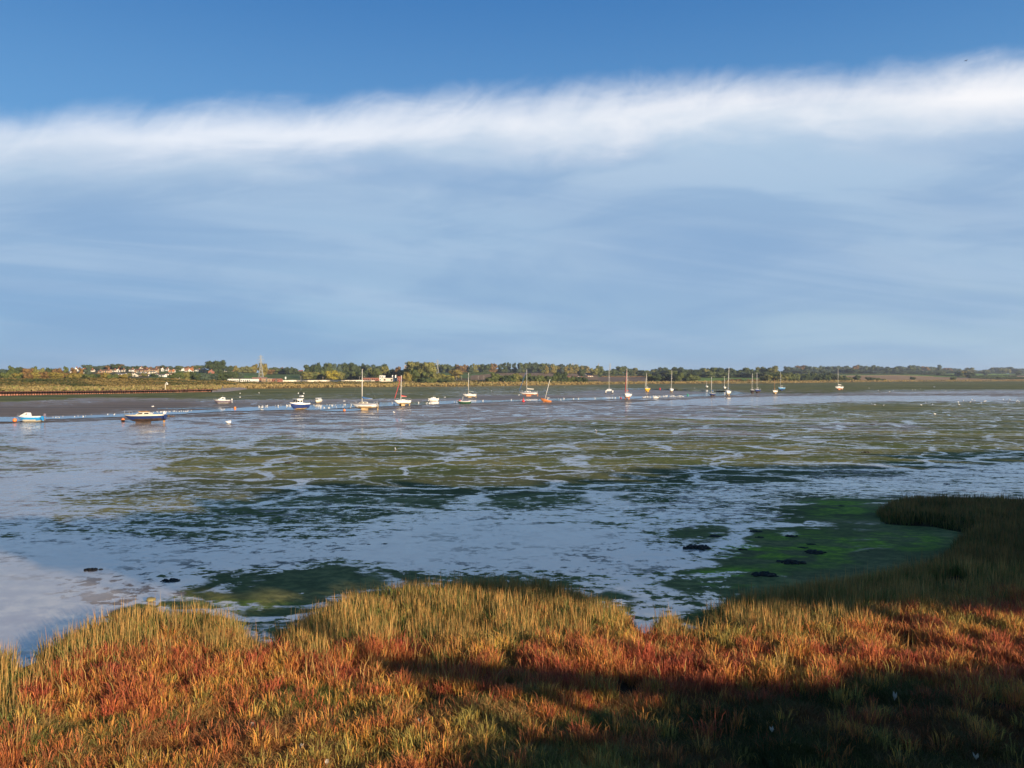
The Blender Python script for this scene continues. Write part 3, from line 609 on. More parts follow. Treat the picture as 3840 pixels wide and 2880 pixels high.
tree(798, 1400, 1356, 46, dk_, 'round', 'large dark green oak standing highest above the houses, left of the pair'); tree(826, 1400, 1355, 40, dk_, 'round', 'large dark green oak joined to the left one, right of the pair')
row('on the hill right of the great oaks', 'trees right of the oaks', 856, 975, 1398, [(856, 1366), (880, 1372), (905, 1376), (940, 1372), (975, 1366)], 20, [ol, dk_, go, md], ['round', 'broad'])
row('below the houses in front of the estate', 'trees below the estate', 655, 900, 1426, [(655, 1402), (690, 1393), (730, 1398), (760, 1400), (800, 1402), (840, 1396), (880, 1388), (900, 1396)], 19, [dk_, md, md, bl, ol], ['round', 'broad', 'bush'])
row('among the roofs of the estate', 'garden trees among the houses', 480, 660, 1412, [(480, 1394), (560, 1400), (600, 1396), (660, 1402)], 30, [ol, md, ru, dk_], ['round', 'bush'], 0.55)
# centre left
tree(985, 1412, 1364, 30, go, 'round', 'golden olive tree standing behind the large lattice pylon')
row('on the ridge between pylon and dark wood', 'ridge trees by the pylon', 1008, 1130, 1404, [(1008, 1384), (1050, 1377), (1085, 1373), (1100, 1382), (1130, 1390)], 21, [dk_, md, ru, dk_], ['round', 'broad'])
row('in the dark wood behind the white boundary wall', 'trees of the dark wood', 1142, 1450, 1418, [(1142, 1384), (1160, 1370), (1200, 1363), (1260, 1364), (1300, 1363), (1330, 1369), (1400, 1367), (1450, 1371)], 20, [dk_, md, dk_, bl], ['round', 'round', 'broad'], 1.45)
row('at the front edge of the dark wood', 'front trees of the dark wood', 1150, 1450, 1424, [(1150, 1396), (1200, 1388), (1300, 1386), (1400, 1384), (1450, 1388)], 24, [dk_, md, ol, dk_], ['round', 'broad', 'tall'], 1.4)
tree(1247, 1426, 1391, 46, ye, 'round', 'bright yellow-green round tree against the dark wood')
row('behind the cream works building', 'trees behind the cream works', 1446, 1525, 1424, [(1446, 1376), (1480, 1375), (1500, 1384), (1525, 1392)], 20, [md, ru, dk_, ol], ['round', 'broad'])
tree(1552, 1424, 1360, 60, ol, 'round', 'huge olive tree right beside the grey tower block', name='tree'); tree(1605, 1424, 1362, 56, ol, 'round', 'huge olive tree, right neighbour of the one by the tower block')
row('in the clump below the huge olive trees', 'low trees below the huge olives', 1530, 1680, 1431, [(1530, 1392), (1560, 1390), (1600, 1388), (1640, 1400), (1680, 1410)], 24, [ol, go, md, ol], ['round', 'bush'])
row('dark against the reeds left of the brown field', 'dark shore bushes', 1590, 1690, 1438, [(1590, 1412), (1640, 1416), (1690, 1424)], 24, [dk_, md], ['bush'])
row('on the skyline behind the thin pylon', 'trees behind the thin pylon', 1630, 1705, 1398, [(1630, 1369), (1665, 1366), (1705, 1374)], 18, [dk_, md, ru], ['round'])
tree(1709, 1418, 1388, 44, go, 'round', 'golden olive tree with a rounded crown left of the brown field')
tree(1682, 1427, 1404, 30, ye, 'bush', 'bright yellow bush below the golden olive tree')
row('in the long wood above the brown field', 'trees of the long wood', 1712, 2200, 1399, [(1712, 1370), (1800, 1368), (1900, 1364), (1960, 1363), (2060, 1366), (2120, 1368), (2200, 1371)], 17, [dk_, ol, dk_, bl, ru, md], ['round', 'tall', 'tall'], 1.55)
row('along the front of the long wood', 'golden trees of the long wood', 2050, 2215, 1402, [(2050, 1372), (2215, 1376)], 22, [go, ol, go], ['tall'], 1.1)
row('along the shore below the brown field', 'shore bushes below the brown field', 1838, 2205, 1436, [(1838, 1408), (1860, 1401), (2000, 1405), (2050, 1404), (2105, 1399), (2140, 1412), (2205, 1414)], 19, [dk_, md, md, dk_, ol], ['bush', 'round', 'bush'], 1.4)
tree(2108, 1434, 1398, 34, dk_, 'round', 'dark tree rising above the shore bushes left of the red sheds'); tree(2182, 1412, 1385, 28, dk_, 'round', 'single dark tree at the right end of the long wood')
row('between the barn and the red-rigged yacht', 'trees behind the barn', 2228, 2400, 1408, [(2228, 1374), (2250, 1371), (2265, 1383), (2300, 1388), (2325, 1374), (2360, 1380), (2395, 1379)], 20, [ol, dk_, dk_, md], ['round', 'broad'])
row('in the wood behind the yellow boat', 'trees of the middle wood', 2402, 2900, 1413, [(2402, 1388), (2440, 1383), (2480, 1380), (2540, 1378), (2590, 1381), (2620, 1385), (2660, 1377), (2700, 1375), (2745, 1383), (2800, 1382), (2860, 1378), (2890, 1373)], 17, [dk_, dk_, md, dk_, ol], ['round', 'broad'], 1.6)
row('in the second rank of the middle wood', 'second rank of the middle wood', 2460, 2900, 1416, [(2460, 1390), (2560, 1388), (2640, 1394), (2900, 1394)], 25, [dk_, md, bl], ['round', 'broad'], 1.5)
row('beside the shore right of the yellow boat', 'big shoreside trees', 2436, 2610, 1433, [(2436, 1402), (2460, 1404), (2490, 1410), (2530, 1388), (2570, 1398), (2600, 1405)], 28, [dk_, md, dk_], ['round', 'broad'], 1.2)
row('along the shore below the green field', 'small bushes below the green field', 2690, 2860, 1431.5, [(2690, 1424), (2740, 1421), (2860, 1419)], 26, [ru, md, dk_], ['bush'], 0.9)
row('in the shore thicket behind the blue-hulled yacht', 'shore thicket bushes', 2865, 3195, 1428, [(2865, 1406), (2900, 1402), (2960, 1400), (3010, 1404), (3060, 1400), (3105, 1398), (3140, 1408), (3195, 1416)], 19, [dk_, md, ol, dk_, md], ['bush', 'round'], 1.4)
row('behind the shore thicket', 'back row of the thicket', 2875, 3130, 1418, [(2875, 1396), (2960, 1396), (3050, 1399), (3130, 1402)], 24, [dk_, md, dk_], ['bush', 'round'], 1.4)
row('on the low rise behind the blue-hulled yacht', 'distant trees in the gap', 2898, 2952, 1401, [(2898, 1389), (2952, 1389)], 14, [dk_, ru], ['bush'], 1.5)
row('in the long far wood above the green strip', 'trees of the far wood', 2952, 3590, 1401, [(2952, 1377), (3010, 1372), (3080, 1374), (3130, 1371), (3200, 1371), (3230, 1369), (3290, 1373), (3360, 1378), (3425, 1370), (3475, 1376), (3540, 1379), (3590, 1385)], 17, [bl, dk_, bl, ru, md], ['round', 'broad', 'round'], 1.55)
row('at the foot of the long far wood', 'front rank of the far wood', 2960, 3560, 1403, [(2960, 1386), (3200, 1384), (3560, 1388)], 30, [bl, dk_], ['round', 'broad'], 1.5)
tree(3522, 1403, 1371, 17, bl, 'pine', 'dark flat-topped pine poking above the far wood')
tree(3214, 1428, 1409, 26, dk_, 'round', 'lone round dark tree on the tan field'); tree(3174, 1427.5, 1416, 22, dk_, 'bush', 'low dark bush on the tan field left of the lone tree')
tree(3264, 1428, 1412, 26, dk_, 'bush', 'dark bush right of the lone tree on the tan field'); tree(3290, 1427.5, 1415, 24, md, 'bush', 'spreading green bush beside the dark one on the tan field'); tree(3312, 1427.5, 1419, 16, ol, 'bush', 'small pale bush at the end of the field bushes')
tree(3423, 1425.5, 1414, 17, dk_, 'round', 'isolated dark round bush in the middle of the tan field'); tree(3575, 1424.5, 1413, 20, md, 'bush', 'grey green bush at the hedge end on the tan field')
tree(3524, 1409, 1397, 20, dk_, 'round', 'dark tree standing in the bright green strip'); tree(3597, 1413, 1395, 26, dk_, 'round', 'dark tree among the hedges right of the green strip')
tree(3614, 1413, 1393, 20, go, 'round', 'golden green tree among the hedges'); tree(3636, 1416, 1398, 30, dk_, 'round', 'broad dark tree right of the golden hedge tree'); tree(3636, 1403, 1380, 28, ol, 'round', 'pale olive dome-shaped tree on the right skyline')
tree(3698, 1408, 1391, 18, bl, 'round', 'bluish tree on the right of the green strip'); tree(3792, 1420, 1408, 28, dk_, 'bush', 'dark spreading bush at the far right hedge'); tree(3742, 1420, 1410, 24, md, 'bush', 'green bush in the far right hedge')
tree(3818, 1409, 1391, 20, dk_, 'round', 'dark tree at the far right beside the small brown field')
row('on the far right skyline', 'trees on the far right skyline', 3595, 4200, 1402, [(3595, 1386), (3680, 1388), (3735, 1378), (3785, 1375), (3820, 1383), (4200, 1383)], 20, [bl, bl, dk_, ol], ['round', 'broad'], 1.6)

# hedges: each a thing, thick strip of foliage
def hedge(x0, x1, y0, y1, h, label, c=dk_):
    pts = [land(x0+(x1-x0)*k/24, y0+(y1-y0)*k/24) for k in range(25)]; mid_ = pts[12]
    lobes = [(p.x-mid_.x, p.y-mid_.y, p.z-mid_.z+h*.4, (pts[1]-pts[0]).length*.8, 3.0, h*random.uniform(.45, .65)) for p in pts]
    me = leafy(lobes, 2200, 0.6, int(x0), 0.85); me.materials.append(leafmats[c]); o = link('hedge', me); o.location = mid_
    tag(o, label, 'hedge', 'field hedges')
hedge(3470, 3700, 1407, 1415, 3.2, 'long dark hedge between the tan field and the green strip'); hedge(3640, 3840, 1419, 1421, 4.0, 'dark hedge at the foot of the far right fields')
hedge(3380, 3520, 1405.5, 1407, 2.2, 'thin dark hedge at the left of the green strip'); hedge(3130, 3360, 1404.5, 1405, 2.2, 'thin dark hedge line under the far wood'); hedge(3690, 3850, 1410, 1409, 2.2, 'thin hedge above the small brown field at far right')
hedge(2262, 2420, 1414, 1414, 1.5, 'low brown hedge above the ploughed field', ru); hedge(1740, 1850, 1402, 1401, 2.0, 'dark hedge bordering the pale green slope')

# scrub on the bank and reeds on the shore (uncountable)
def scrubmesh(name, n, x0, x1, m0, m1, hpx, pal, size, label, cat, upright=0.0):
    x = x0+(x1-x0)*rng.random(n); m_ = m0+(m1-m0)*rng.random(n); D = shoreD(x)*m_
    X = (x-CX)/F*D; Z = landZ(x, m_); nn = fbm(X*.12, D*.12); hh = hpx*(nn**1.5*1.6)*rng.random(n); Z = Z+hh
    u = rng.normal(size=(n, 3)); u[:, 2] *= .4; u /= np.linalg.norm(u, axis=1)[:, None]; v = rng.normal(size=(n, 3)); v[:, 2] = np.abs(v[:, 2])+.6+upright; v /= np.linalg.norm(v, axis=1)[:, None]
    P_ = np.stack([X, D, Z], 1); sz = size*(0.5+rng.random((n, 1)))
    Vv = np.stack([P_-u*sz, P_+u*sz, P_+u*sz*.6+v*sz*(1+upright), P_-u*sz*.6+v*sz*(1+upright)], 1).reshape(-1, 3)
    cn = np.clip((fbm(X*.06+3, D*.09)-.5)*2.2+.5+(rng.random(n)-.5)*.5, 0, .999); pl = np.array(pal); cc = pl[(cn*len(pl)).astype(int)]*(0.85+.3*rng.random((n, 1)))
    me = npmesh(name, Vv, np.arange(n*4).reshape(n, 4), [attrmat(name+'_leaf', .85, .1)], cols=np.repeat(cc, 4, 0)); tag(link(name, me), label, cat, kind='stuff')
pal_scr = [(.035, .045, .015), (.06, .06, .02), (.09, .075, .028), (.12, .09, .032), (.17, .125, .045)]
scrubmesh('scrub', 42000, -400, 960, 1.045, 1.24, 0.9, pal_scr, .42, 'tangled olive and brown scrub on the bank above the rusty wall', 'scrub')
scrubmesh('bank_grass', 16000, -400, 830, 1.004, 1.06, .7, [(.22, .17, .07), (.25, .19, .08), (.19, .18, .06), (.20, .15, .065)], .35, 'golden grass strip behind the rusty wall', 'grass', .6)
scrubmesh('shore_scrub', 22000, 880, 1900, 1.06, 1.16, 1.0, [(.05, .06, .025), (.09, .08, .03), (.14, .11, .04), (.18, .14, .06)], .5, 'rough brown scrub along the far shore bank', 'scrub')
scrubmesh('reed_bed', 30000, 840, 4200, 1.004, 1.05, 1.2, [(.27, .20, .08), (.29, .21, .085), (.24, .18, .075), (.21, .175, .07)], .35, 'golden reed bed fringing the far shore', 'reeds', .9)

# ------------------------------------------------------------ rusty river wall
rust = mat('rusty_steel', (0.34, 0.15, 0.10), 0.8, 0.35, 0.8, bump=.3); rustd = mat('dark_rust', (0.11, 0.04, 0.03), 0.85)
A = [ground(x, 1487-(x/800)*16.0) for x in np.linspace(-160, 798, 60)]
def wall_pt(x):
    D = float(shoreD(x))*0.995; return Vector(((x-CX)/F*D, D, 0))
rw = empty('river_wall', wall_pt(400)); tag(rw, 'long rusty sheet-pile wall with upright posts holding the left bank', 'wall')
mb = MB(); xs = np.linspace(-300, 799, 420); vs = []
for i, x in enumerate(xs):
    p = wall_pt(x)-rw.location; top = CH-(float(np.interp(x, [-300, 0, 480, 800], [1472, 1469.5, 1465.5, 1461]))-HY)*p.y/F if False else None
    D = wall_pt(x).y; zt = CH-(np.interp(x, [-300, 0, 480, 800], [1472, 1470, 1465.5, 1460.5])-HY)*D/F; q = 0.12*(1 if i % 4 < 2 else -1)
    vs += [(p.x, p.y-q, -0.6), (p.x, p.y-q, zt)]
vs2 = [(v[0], v[1]+0.35, v[2]) for v in vs]; n = len(xs)
mb.add(vs, [(2*i, 2*i+2, 2*i+3, 2*i+1) for i in range(n-1)]); mb.add(vs2, [(2*i+1, 2*i+3, 2*i+2, 2*i) for i in range(n-1)])
mb.add(vs+vs2, [(2*i+1, 2*i+3, 2*n+2*i+3, 2*n+2*i+1) for i in range(n-1)]); mb.build('sheet_piling', rust, rw)
pm = MB().box((0, 0, 0.4), (.22, .24, 2.8)).mesh('post', rustd); k = 0
x = -250
while x < 700 and k < 98:
    p = wall_pt(x)-rw.location; o = link('post', pm, rw); D = wall_pt(x).y
    zt = CH-(np.interp(x, [-300, 0, 480, 800], [1472, 1470, 1465.5, 1460.5])-HY)*D/F
    o.location = (p.x, p.y-0.32, zt-1.8+random.uniform(.0, .2)); o.scale = (1, 1, 1); x += 10.4-2.2*max(0, x)/480; k += 1
cap = MB()
cp_ = [(wall_pt(x)-rw.location).to_tuple()[:2]+(CH-(np.interp(x, [-300, 0, 480, 800], [1472, 1470, 1465.5, 1460.5])-HY)*wall_pt(x).y/F+0.06,) for x in np.linspace(-300, 799, 40)]
cap.tube([(a, b+.15, c) for a, b, c in cp_], .14, 4).build('capping_beam', rustd, rw)
# concrete slope beyond the wall
mb = MB(); pts = [(798, 1471), (850, 1470), (900, 1464), (925, 1460)]; up = [(798, 1453), (850, 1450), (890, 1452), (925, 1457)]
vs = []
for (x, y) in pts: p = wall_pt(x) if x < 860 else ground(x, y); p = ground(x, y+.2); vs.append((p.x, p.y-1.0, p.z-.1))
for (x, y) in up: p = land(x, min(y, 1457)); vs.append((p.x, p.y, p.z+.25))
mb.add(vs, [(i, i+1, i+5, i+4) for i in range(3)]+[(0, 4, 5, 1)]); 
tag(MB().add(vs+[(v[0], v[1]+1, v[2]-1.2) for v in vs], [(i, i+1, i+5, i+4) for i in range(3)]+[(8+i+4, 8+i+5, 8+i+1, 8+i) for i in range(3)]+[(0, 4, 12, 8), (3, 11, 15, 7)]).build('concrete_slope', mat('old_concrete', (.27, .22, .18), .85)), 'grey concrete revetment slope at the end of the rusty wall', 'slope')

# ------------------------------------------------------------ boats
def M(nm, c, r=.35, v=.06, **k): return mat(nm, c, r, v, 1.5, **k)
white = M('white_gelcoat', (.80, .78, .73)); cream = M('cream_paint', (.72, .66, .52)); navy = M('navy_hull', (.025, .045, .16), .3); royal = M('royal_blue_hull', (.013, .035, .14), .4)
cyan = M('bright_blue_hull', (.03, .33, .72), .3); yellow = M('yellow_hull', (.78, .45, .04)); orange = M('orange_hull', (.62, .22, .07)); green_h = M('green_hull', (.03, .11, .06)); greyh = M('mauve_grey_hull', (.22, .18, .22))
black = M('black_hull', (.02, .02, .03)); antif = M('dark_antifoul', (.06, .035, .025), .7, .3); antir = M('orange_antifoul', (.55, .20, .09), .7, .2); tan = M('tan_antifoul', (.42, .29, .14), .8, .25); lblue = M('pale_blue_hull', (.12, .30, .52), .3)
glass = M('dark_window', (.02, .025, .03), .08); alloy = M('alloy_spar', (.72, .68, .60), .4, .05, metal=.0); wood_s = M('varnished_wood', (.38, .20, .07), .4, .2)
bluec = M('blue_canvas', (.03, .12, .32), .8); redc = M('red_canvas', (.50, .05, .05), .8); navyc = M('navy_canvas', (.02, .03, .12), .8); greenc = M('grey_green_canvas', (.09, .13, .13), .8); blackp = M('black_plastic', (.02, .02, .02), .5); steel = M('stainless', (.5, .5, .48), .3, metal=.5); wire = M('rigging_wire', (.16, .16, .15), .5)
buoyo = M('orange_buoy', (.80, .22, .05), .5); buoyr = M('red_buoy', (.62, .03, .04), .5); buoyg = M('green_buoy', (.05, .28, .17), .5); buoyw = M('white_buoy', (.78, .76, .70), .5)
def hull(e, L, B, Fh, z0, top, bottom, stripe=None, full=1.0, bowrise=.28, transom=.72, wl=.34, sym=False):
    mb = MB(); N = 15; K = 7; vs = []; sheer = []
    for i in range(N):
        tt = i/(N-1)
        if tt < .42: b = transom+(1-transom)*math.sin(tt/.42*math.pi/2)
        else: b = max(0.015, math.cos(((tt-.42)/.58)**(1.25*full)*math.pi/2))
        b *= B/2; zs = Fh*(1+bowrise*max(0, tt-.35)**1.6+.05*(1-tt)); zk = Fh*(.10*(1-min(1, tt/.35))**2*1.6+.86*max(0, (tt-.62)/.38)**2.4)
        x0 = -L/2+L*tt; 
        for j in range(K):
            a = j/(K-1); y = b*(math.sin(a*math.pi/2)**.62)*(.86+.14*a); z = zk+(zs-zk)*(1-math.cos(a*math.pi/2))**(.72)
            rake = .07*L*max(0, (tt-.6)/.4)**2*(a)-.03*L*(tt < .05)*a*0
            vs.append((x0+rake-.07*L*max(0, (tt-.6)/.4)**2, y, z+z0))
        sheer.append((vs[-1][0], b, zs+z0))
    half = len(vs); vs += [(v[0], -v[1], v[2]) for v in vs]
    for i in range(N-1):
        for j in range(K-1):
            zc = (vs[i*K+j][2]+vs[i*K+j+1][2]+vs[(i+1)*K+j][2]+vs[(i+1)*K+j+1][2])/4-z0
            mi = 1 if zc < wl*Fh else (2 if (stripe and j == K-2) else 0)
            a, b, c, d = i*K+j, (i+1)*K+j, (i+1)*K+j+1, i*K+j+1
            mb.f.append([a, b, c, d][::-1]); mb.mi.append(mi); mb.sm.append(True)
            mb.f.append([half+q for q in (a, b, c, d)]); mb.mi.append(mi); mb.sm.append(True)
    for j in range(K-1): mb.f.append([j, j+1, half+j+1, half+j]); mb.mi.append(1 if vs[j+1][2]-z0 < wl*Fh else 0); mb.sm.append(False)
    mb.v = vs; mb.build('hull', [top, bottom, stripe or top], e)
    return sheer
def deck(e, sheer, m_, drop=.04, crown=.06):
    mb = MB(); vs = []
    for (x, b, z) in sheer: vs += [(x, b*.97, z-drop), (x, 0, z-drop+crown), (x, -b*.97, z-drop)]
    n = len(sheer); mb.add(vs, [f for i in range(n-1) for f in ((3*i+1, 3*i+4, 3*i+3, 3*i), (3*i+2, 3*i+5, 3*i+4, 3*i+1))], 0, True); mb.build('deck', m_, e)
    r = MB()
    for sgn in (1, -1): r.tube([(x, sgn*b, z) for (x, b, z) in sheer], .03, 5)
    r.build('gunwale', m_, e)
def cabin(e, x0, x1, w_, z0, z1, m_, fr=.35, ar=.12, wins=2, name='cabin', wm_=None, winh=.42):
    h = z1-z0; mb = MB(); tx0, tx1 = x0+ar*h*2, x1-fr*h*2; tw = w_*.86
    vs = [(x0, -w_/2, z0), (x1, -w_/2*.82, z0), (x1, w_/2*.82, z0), (x0, w_/2, z0), (tx0, -tw/2, z1), (tx1, -tw/2*.85, z1), (tx1, tw/2*.85, z1), (tx0, tw/2, z1)]
    vs += [((tx0+tx1)/2, 0, z1+.05*w_)]
    mb.add(vs, [(3, 2, 1, 0), (0, 1, 5, 4), (1, 2, 6, 5), (2, 3, 7, 6), (3, 0, 4, 7), (4, 5, 8), (5, 6, 8), (6, 7, 8), (7, 4, 8)]); c = mb.build(name, m_, e)
    for sgn in (1, -1):
        for k in range(wins):
            a0 = (k+.14)/wins; a1 = (k+.86)/wins; lo, hi = .5-winh/2+.08, .5+winh/2+.08
            def pt(a, hq): 
                xb = x0+(x1-x0)*a; xt = tx0+(tx1-tx0)*a; yb = w_/2*(1-.18*a); yt = tw/2*(1-.15*a); return (xb+(xt-xb)*hq, sgn*(yb+(yt-yb)*hq+.012), z0+h*hq)
            p4 = [pt(a0, lo), pt(a1, lo), pt(a1, hi), pt(a0, hi)]; inn = [(p[0], p[1]-sgn*.03, p[2]) for p in p4]
            MB().add(p4+inn, [(0, 1, 2, 3), (7, 6, 5, 4), (0, 4, 5, 1), (1, 5, 6, 2), (2, 6, 7, 3), (3, 7, 4, 0)]).build('window', glass, c)
    return c
def windscreen(c, x, w_, z0, z1, rake):
    for sgn in (-1, 1):
        y0, y1 = sgn*.04, sgn*w_*.42; MB().add([(x, y0, z0), (x, y1, z0), (x-rake, y1*.9, z1), (x-rake, y0, z1), (x+.03, y0, z0), (x+.03, y1, z0), (x-rake+.03, y1*.9, z1), (x-rake+.03, y0, z1)], [(0, 1, 2, 3), (4, 7, 6, 5), (0, 4, 5, 1), (3, 2, 6, 7), (1, 5, 6, 2), (0, 3, 7, 4)]).build('windscreen', glass, c)
def rail(e, pts, name='pulpit', r=.022, h=.5):
    mb = MB(); mb.tube([(x, y, z+h) for x, y, z in pts], r, 5)
    for p in pts: mb.tube([p, (p[0], p[1], p[2]+h)], r, 5)
    mb.build(name, steel, e)
def outboard(e, x, z, m_=blackp):
    o = MB().box((x-.18, 0, z+.22), (.30, .26, .42), taper=.8).tube([(x-.15, 0, z), (x-.2, 0, z-.55)], .06, 6).ell((x-.22, 0, z-.6), (.14, .05, .07)).build('outboard_motor', m_, e)
def spars(e, mx, mz, mh, L, sheer, cover=None, jib=None, boomang=0.0, mastm=None, boomL=None, rigging=True, boomh=.75):
    mastm = mastm or alloy
    ms = MB().tube([(mx, 0, mz-.05), (mx, 0, mz+mh)], [.085, .06], 8).build('mast', mastm, e)
    MB().tube([(mx, -.55, mz+mh*.55), (mx, .55, mz+mh*.55)], .025, 5).build('spreader', mastm, ms)
    MB().tube([(mx-.25, 0, mz+mh+.03), (mx+.2, 0, mz+mh+.03)], .02, 5).build('masthead', mastm, ms)
    bl_ = boomL or L*.38; ca, sa = math.cos(boomang), math.sin(boomang)
    bo = MB().tube([(mx-.1, 0, mz+boomh), (mx-bl_*ca, bl_*sa, mz+boomh)], .05, 6).build('boom', mastm, e)
    if cover:
        MB().tube([(mx+.02, 0, mz+boomh+.75), (mx-.10, 0, mz+boomh+.42), (mx-.3*ca, .3*sa, mz+boomh+.2), (mx-bl_*.55*ca, bl_*.55*sa, mz+boomh+.13), (mx-bl_*.97*ca, bl_*.97*sa, mz+boomh+.08)], [.09, .17, .2, .15, .08], 8).build('sail_cover', cover, bo)
    bx, bz = sheer[-1][0], sheer[-1][2]
    if jib:
        a = Vector((bx-.05, 0, bz+.25)); b = Vector((mx+.08, 0, mz+mh*.93)); MB().tube([a, a.lerp(b, .1), a.lerp(b, .5), b], [.03, .085, .075, .03], 7).build('furled_jib', jib, e)
    else: MB().tube([(bx-.05, 0, bz), (mx, 0, mz+mh*.97)], .014, 4).build('forestay', wire, e)
    if rigging:
        MB().tube([(sheer[0][0], 0, sheer[0][2]), (mx, 0, mz+mh)], .012, 4).build('backstay', wire, e)
        for sgn in (1, -1): MB().tube([(mx-.1, sgn*max(q[1] for q in sheer)*.93, sheer[6][2]), (mx, sgn*.55, mz+mh*.55), (mx, 0, mz+mh*.92)], .013, 4).build('shroud', wire, e)
def boatroot(name, x, y, head, heel, pitch, label, cat):
    p = ground(x, y); e = empty(name, (p.x, p.y, p.z-.03)); e.rotation_euler = (Matrix.Rotation(R(head), 3, 'Z')@Matrix.Rotation(R(pitch), 3, 'Y')@Matrix.Rotation(R(heel), 3, 'X')).to_euler()
    return tag(e, label, cat), p.y
# every yacht is built for itself: position of the keel on the mud, size from the picture scale at that distance
def yacht(x, y, head, Lm, top, label, mast_px, hullm=white, bottom=antif, stripe=None, cover=None, jib=None, heel=0, pitch=0, keels='bilge', beam=None, fb=None, mastm=None, ob=True, boomang=0.0, win=2, cabm=None, rig=True, name='sailing_boat', cab=True, group=None, kh=.42, pul=True, boomh=.75):
    e, D = boatroot(name, x, y, head, heel, pitch, label, 'sailing boat'); L = Lm; B = beam or L*.34; Fh = fb or L*.135+.18
    sh = hull(e, L, B, Fh, kh, hullm, bottom, stripe, wl=.36); deck(e, sh, top)
    zd = kh+Fh
    if cab: cabin(e, -L*.14, L*.24, B*.60, zd-.02, zd+.12+L*.045, cabm or top, .9, .2, win)
    mh = (y-mast_px)*D/F-zd-.1
    spars(e, L*.08, zd+(L*.05 if cab else 0), mh-(L*.05 if cab else 0), L, sh, cover, jib, boomang, mastm, rigging=rig, boomh=boomh)
    if keels == 'bilge':
        for s2 in (1, -1): MB().box((-.02*L, s2*B*.20, kh*.5), (L*.22, .09, kh+.25), taper=1.2).build('keel', bottom, e)
    else: MB().box((-.02*L, 0, kh*.5), (L*.32, .16, kh+.2), taper=1.15).build('keel', bottom, e)
    MB().box((-L*.49, 0, kh*.9), (.28, .06, Fh*.9+kh*.6), shx=-.05).build('rudder', bottom, e)
    if pul: rail(e, [(L*.30, B*.25, zd+.10), (sh[-1][0]-.08, 0, sh[-1][2]), (L*.30, -B*.25, zd+.10)])
    if pul: rail(e, [(-L*.36, B*.36, zd), (-L*.48, B*.33, zd), (-L*.48, -B*.33, zd), (-L*.36, -B*.36, zd)], 'pushpit')
    if ob: outboard(e, -L*.5, zd-.1)
    return e
# 1 bright blue cuddy boat, bow left
e, D = boatroot('motor_boat', 112, 1582, 182, 3, 0, 'small bright blue boat with white cuddy cabin, furthest left on the channel edge', 'motor boat')
sh = hull(e, 4.3, 1.7, .92, .0, cyan, cream, white, bowrise=.25, transom=.85, wl=.36); deck(e, sh, white)
c = cabin(e, .05, 1.55, 1.25, .93, 1.55, white, .75, .1, 1, 'cuddy', winh=.5); windscreen(c, 1.5, 1.15, 1.02, 1.42, .42); outboard(e, -2.2, .95, greyh); rail(e, [(1.2, .4, 1.0), (2.0, 0, 1.08), (1.2, -.4, 1.0)], h=.25)
# 2 royal blue cabin yacht without mast, bow left
e, D = boatroot('cabin_boat', 542, 1586, 183, 6, 1.5, 'mastless royal blue cabin boat with cream deck, heeled on the mud by an orange buoy', 'cabin boat')
sh = hull(e, 6.6, 2.3, .98, .25, royal, antif, cream, bowrise=.38, transom=.6, wl=.40); deck(e, sh, cream)
cabin(e, -1.2, 1.5, 1.5, 1.22, 1.72, cream, .9, .3, 2); MB().box((.1, 0, 1.86), (1.5, .9, .10)).build('hatch', wood_s, e)
rail(e, [(2.2, .6, 1.4), (3.2, 0, 1.58), (2.2, -.6, 1.4)], h=.55); outboard(e, -2.95, 1.42, white); MB().box((.2, 0, .2), (2.4, .14, .5)).build('keel', antif, e); MB().box((-3.1, 0, .62), (.3, .06, 1.2)).build('rudder', wood_s, e)
rail(e, [(-2.5, .8, 1.28), (-3.1, .7, 1.28), (-3.1, -.7, 1.28), (-2.5, -.8, 1.28)], 'pushpit', h=.5)
# 3 white motor cruiser, bow left
e, D = boatroot('motor_cruiser', 833, 1513, 184, 2, 0, 'white motor cruiser with mauve-grey sides, alone on the far mud bank', 'motor boat')
sh = hull(e, 5.0, 2.0, .95, 0, greyh, white, white, bowrise=.35, transom=.85, wl=.22); deck(e, sh, white)
c = cabin(e, -.7, 1.3, 1.5, .95, 1.75, white, .75, .05, 2, 'cabin'); windscreen(c, 1.1, 1.2, 1.1, 1.6, .5); MB().tube([(0, 0, 1.75), (-.25, 0, 2.35)], .03).build('aerial', steel, e); outboard(e, -2.5, .95, white); rail(e, [(1.3, .5, 1.0), (2.4, 0, 1.15), (1.3, -.5, 1.0)], h=.3)
# 4 navy fishing boat with wheelhouse
e, D = boatroot('fishing_boat', 1121, 1537, 236, 0, 0, 'navy fishing boat with white wheelhouse and lamp mast, bow toward the viewer', 'fishing boat')
sh = hull(e, 5.2, 2.1, 1.35, .1, navy, tan, white, bowrise=.45, transom=.8, wl=.22); deck(e, sh, white)
c = cabin(e, -.6, 1.0, 1.4, 1.35, 2.45, white, .05, .05, 2, 'wheelhouse', winh=.36)
for yy in (-.36, .36): MB().box((.955, yy, 2.05), (.06, .5, .42)).build('windscreen', glass, c)
MB().box((.2, 0, 2.53), (1.9, 1.6, .08)).build('roof', white, c)
g_ = MB().tube([(-.9, -.5, 2.4), (-.6, 0, 4.3)], .05).tube([(-.9, .5, 2.4), (-.6, 0, 4.3)], .05).tube([(.3, 0, 2.5), (-.6, 0, 4.0)], .04).tube([(-.6, -.9, 3.7), (-.6, .9, 3.7)], .04).build('gantry_mast', blackp, e)
for yy in (-.9, .9): MB().ell((-.6, yy, 3.75), (.14, .14, .14)).build('lamp', white, g_)
MB().tube([(-.6, 0, 4.2), (-.6, 0, 5.0)], .02).build('aerial', steel, e); MB().box((-.7, 0, 3.1), (.5, .9, .3)).build('radar', white, e)
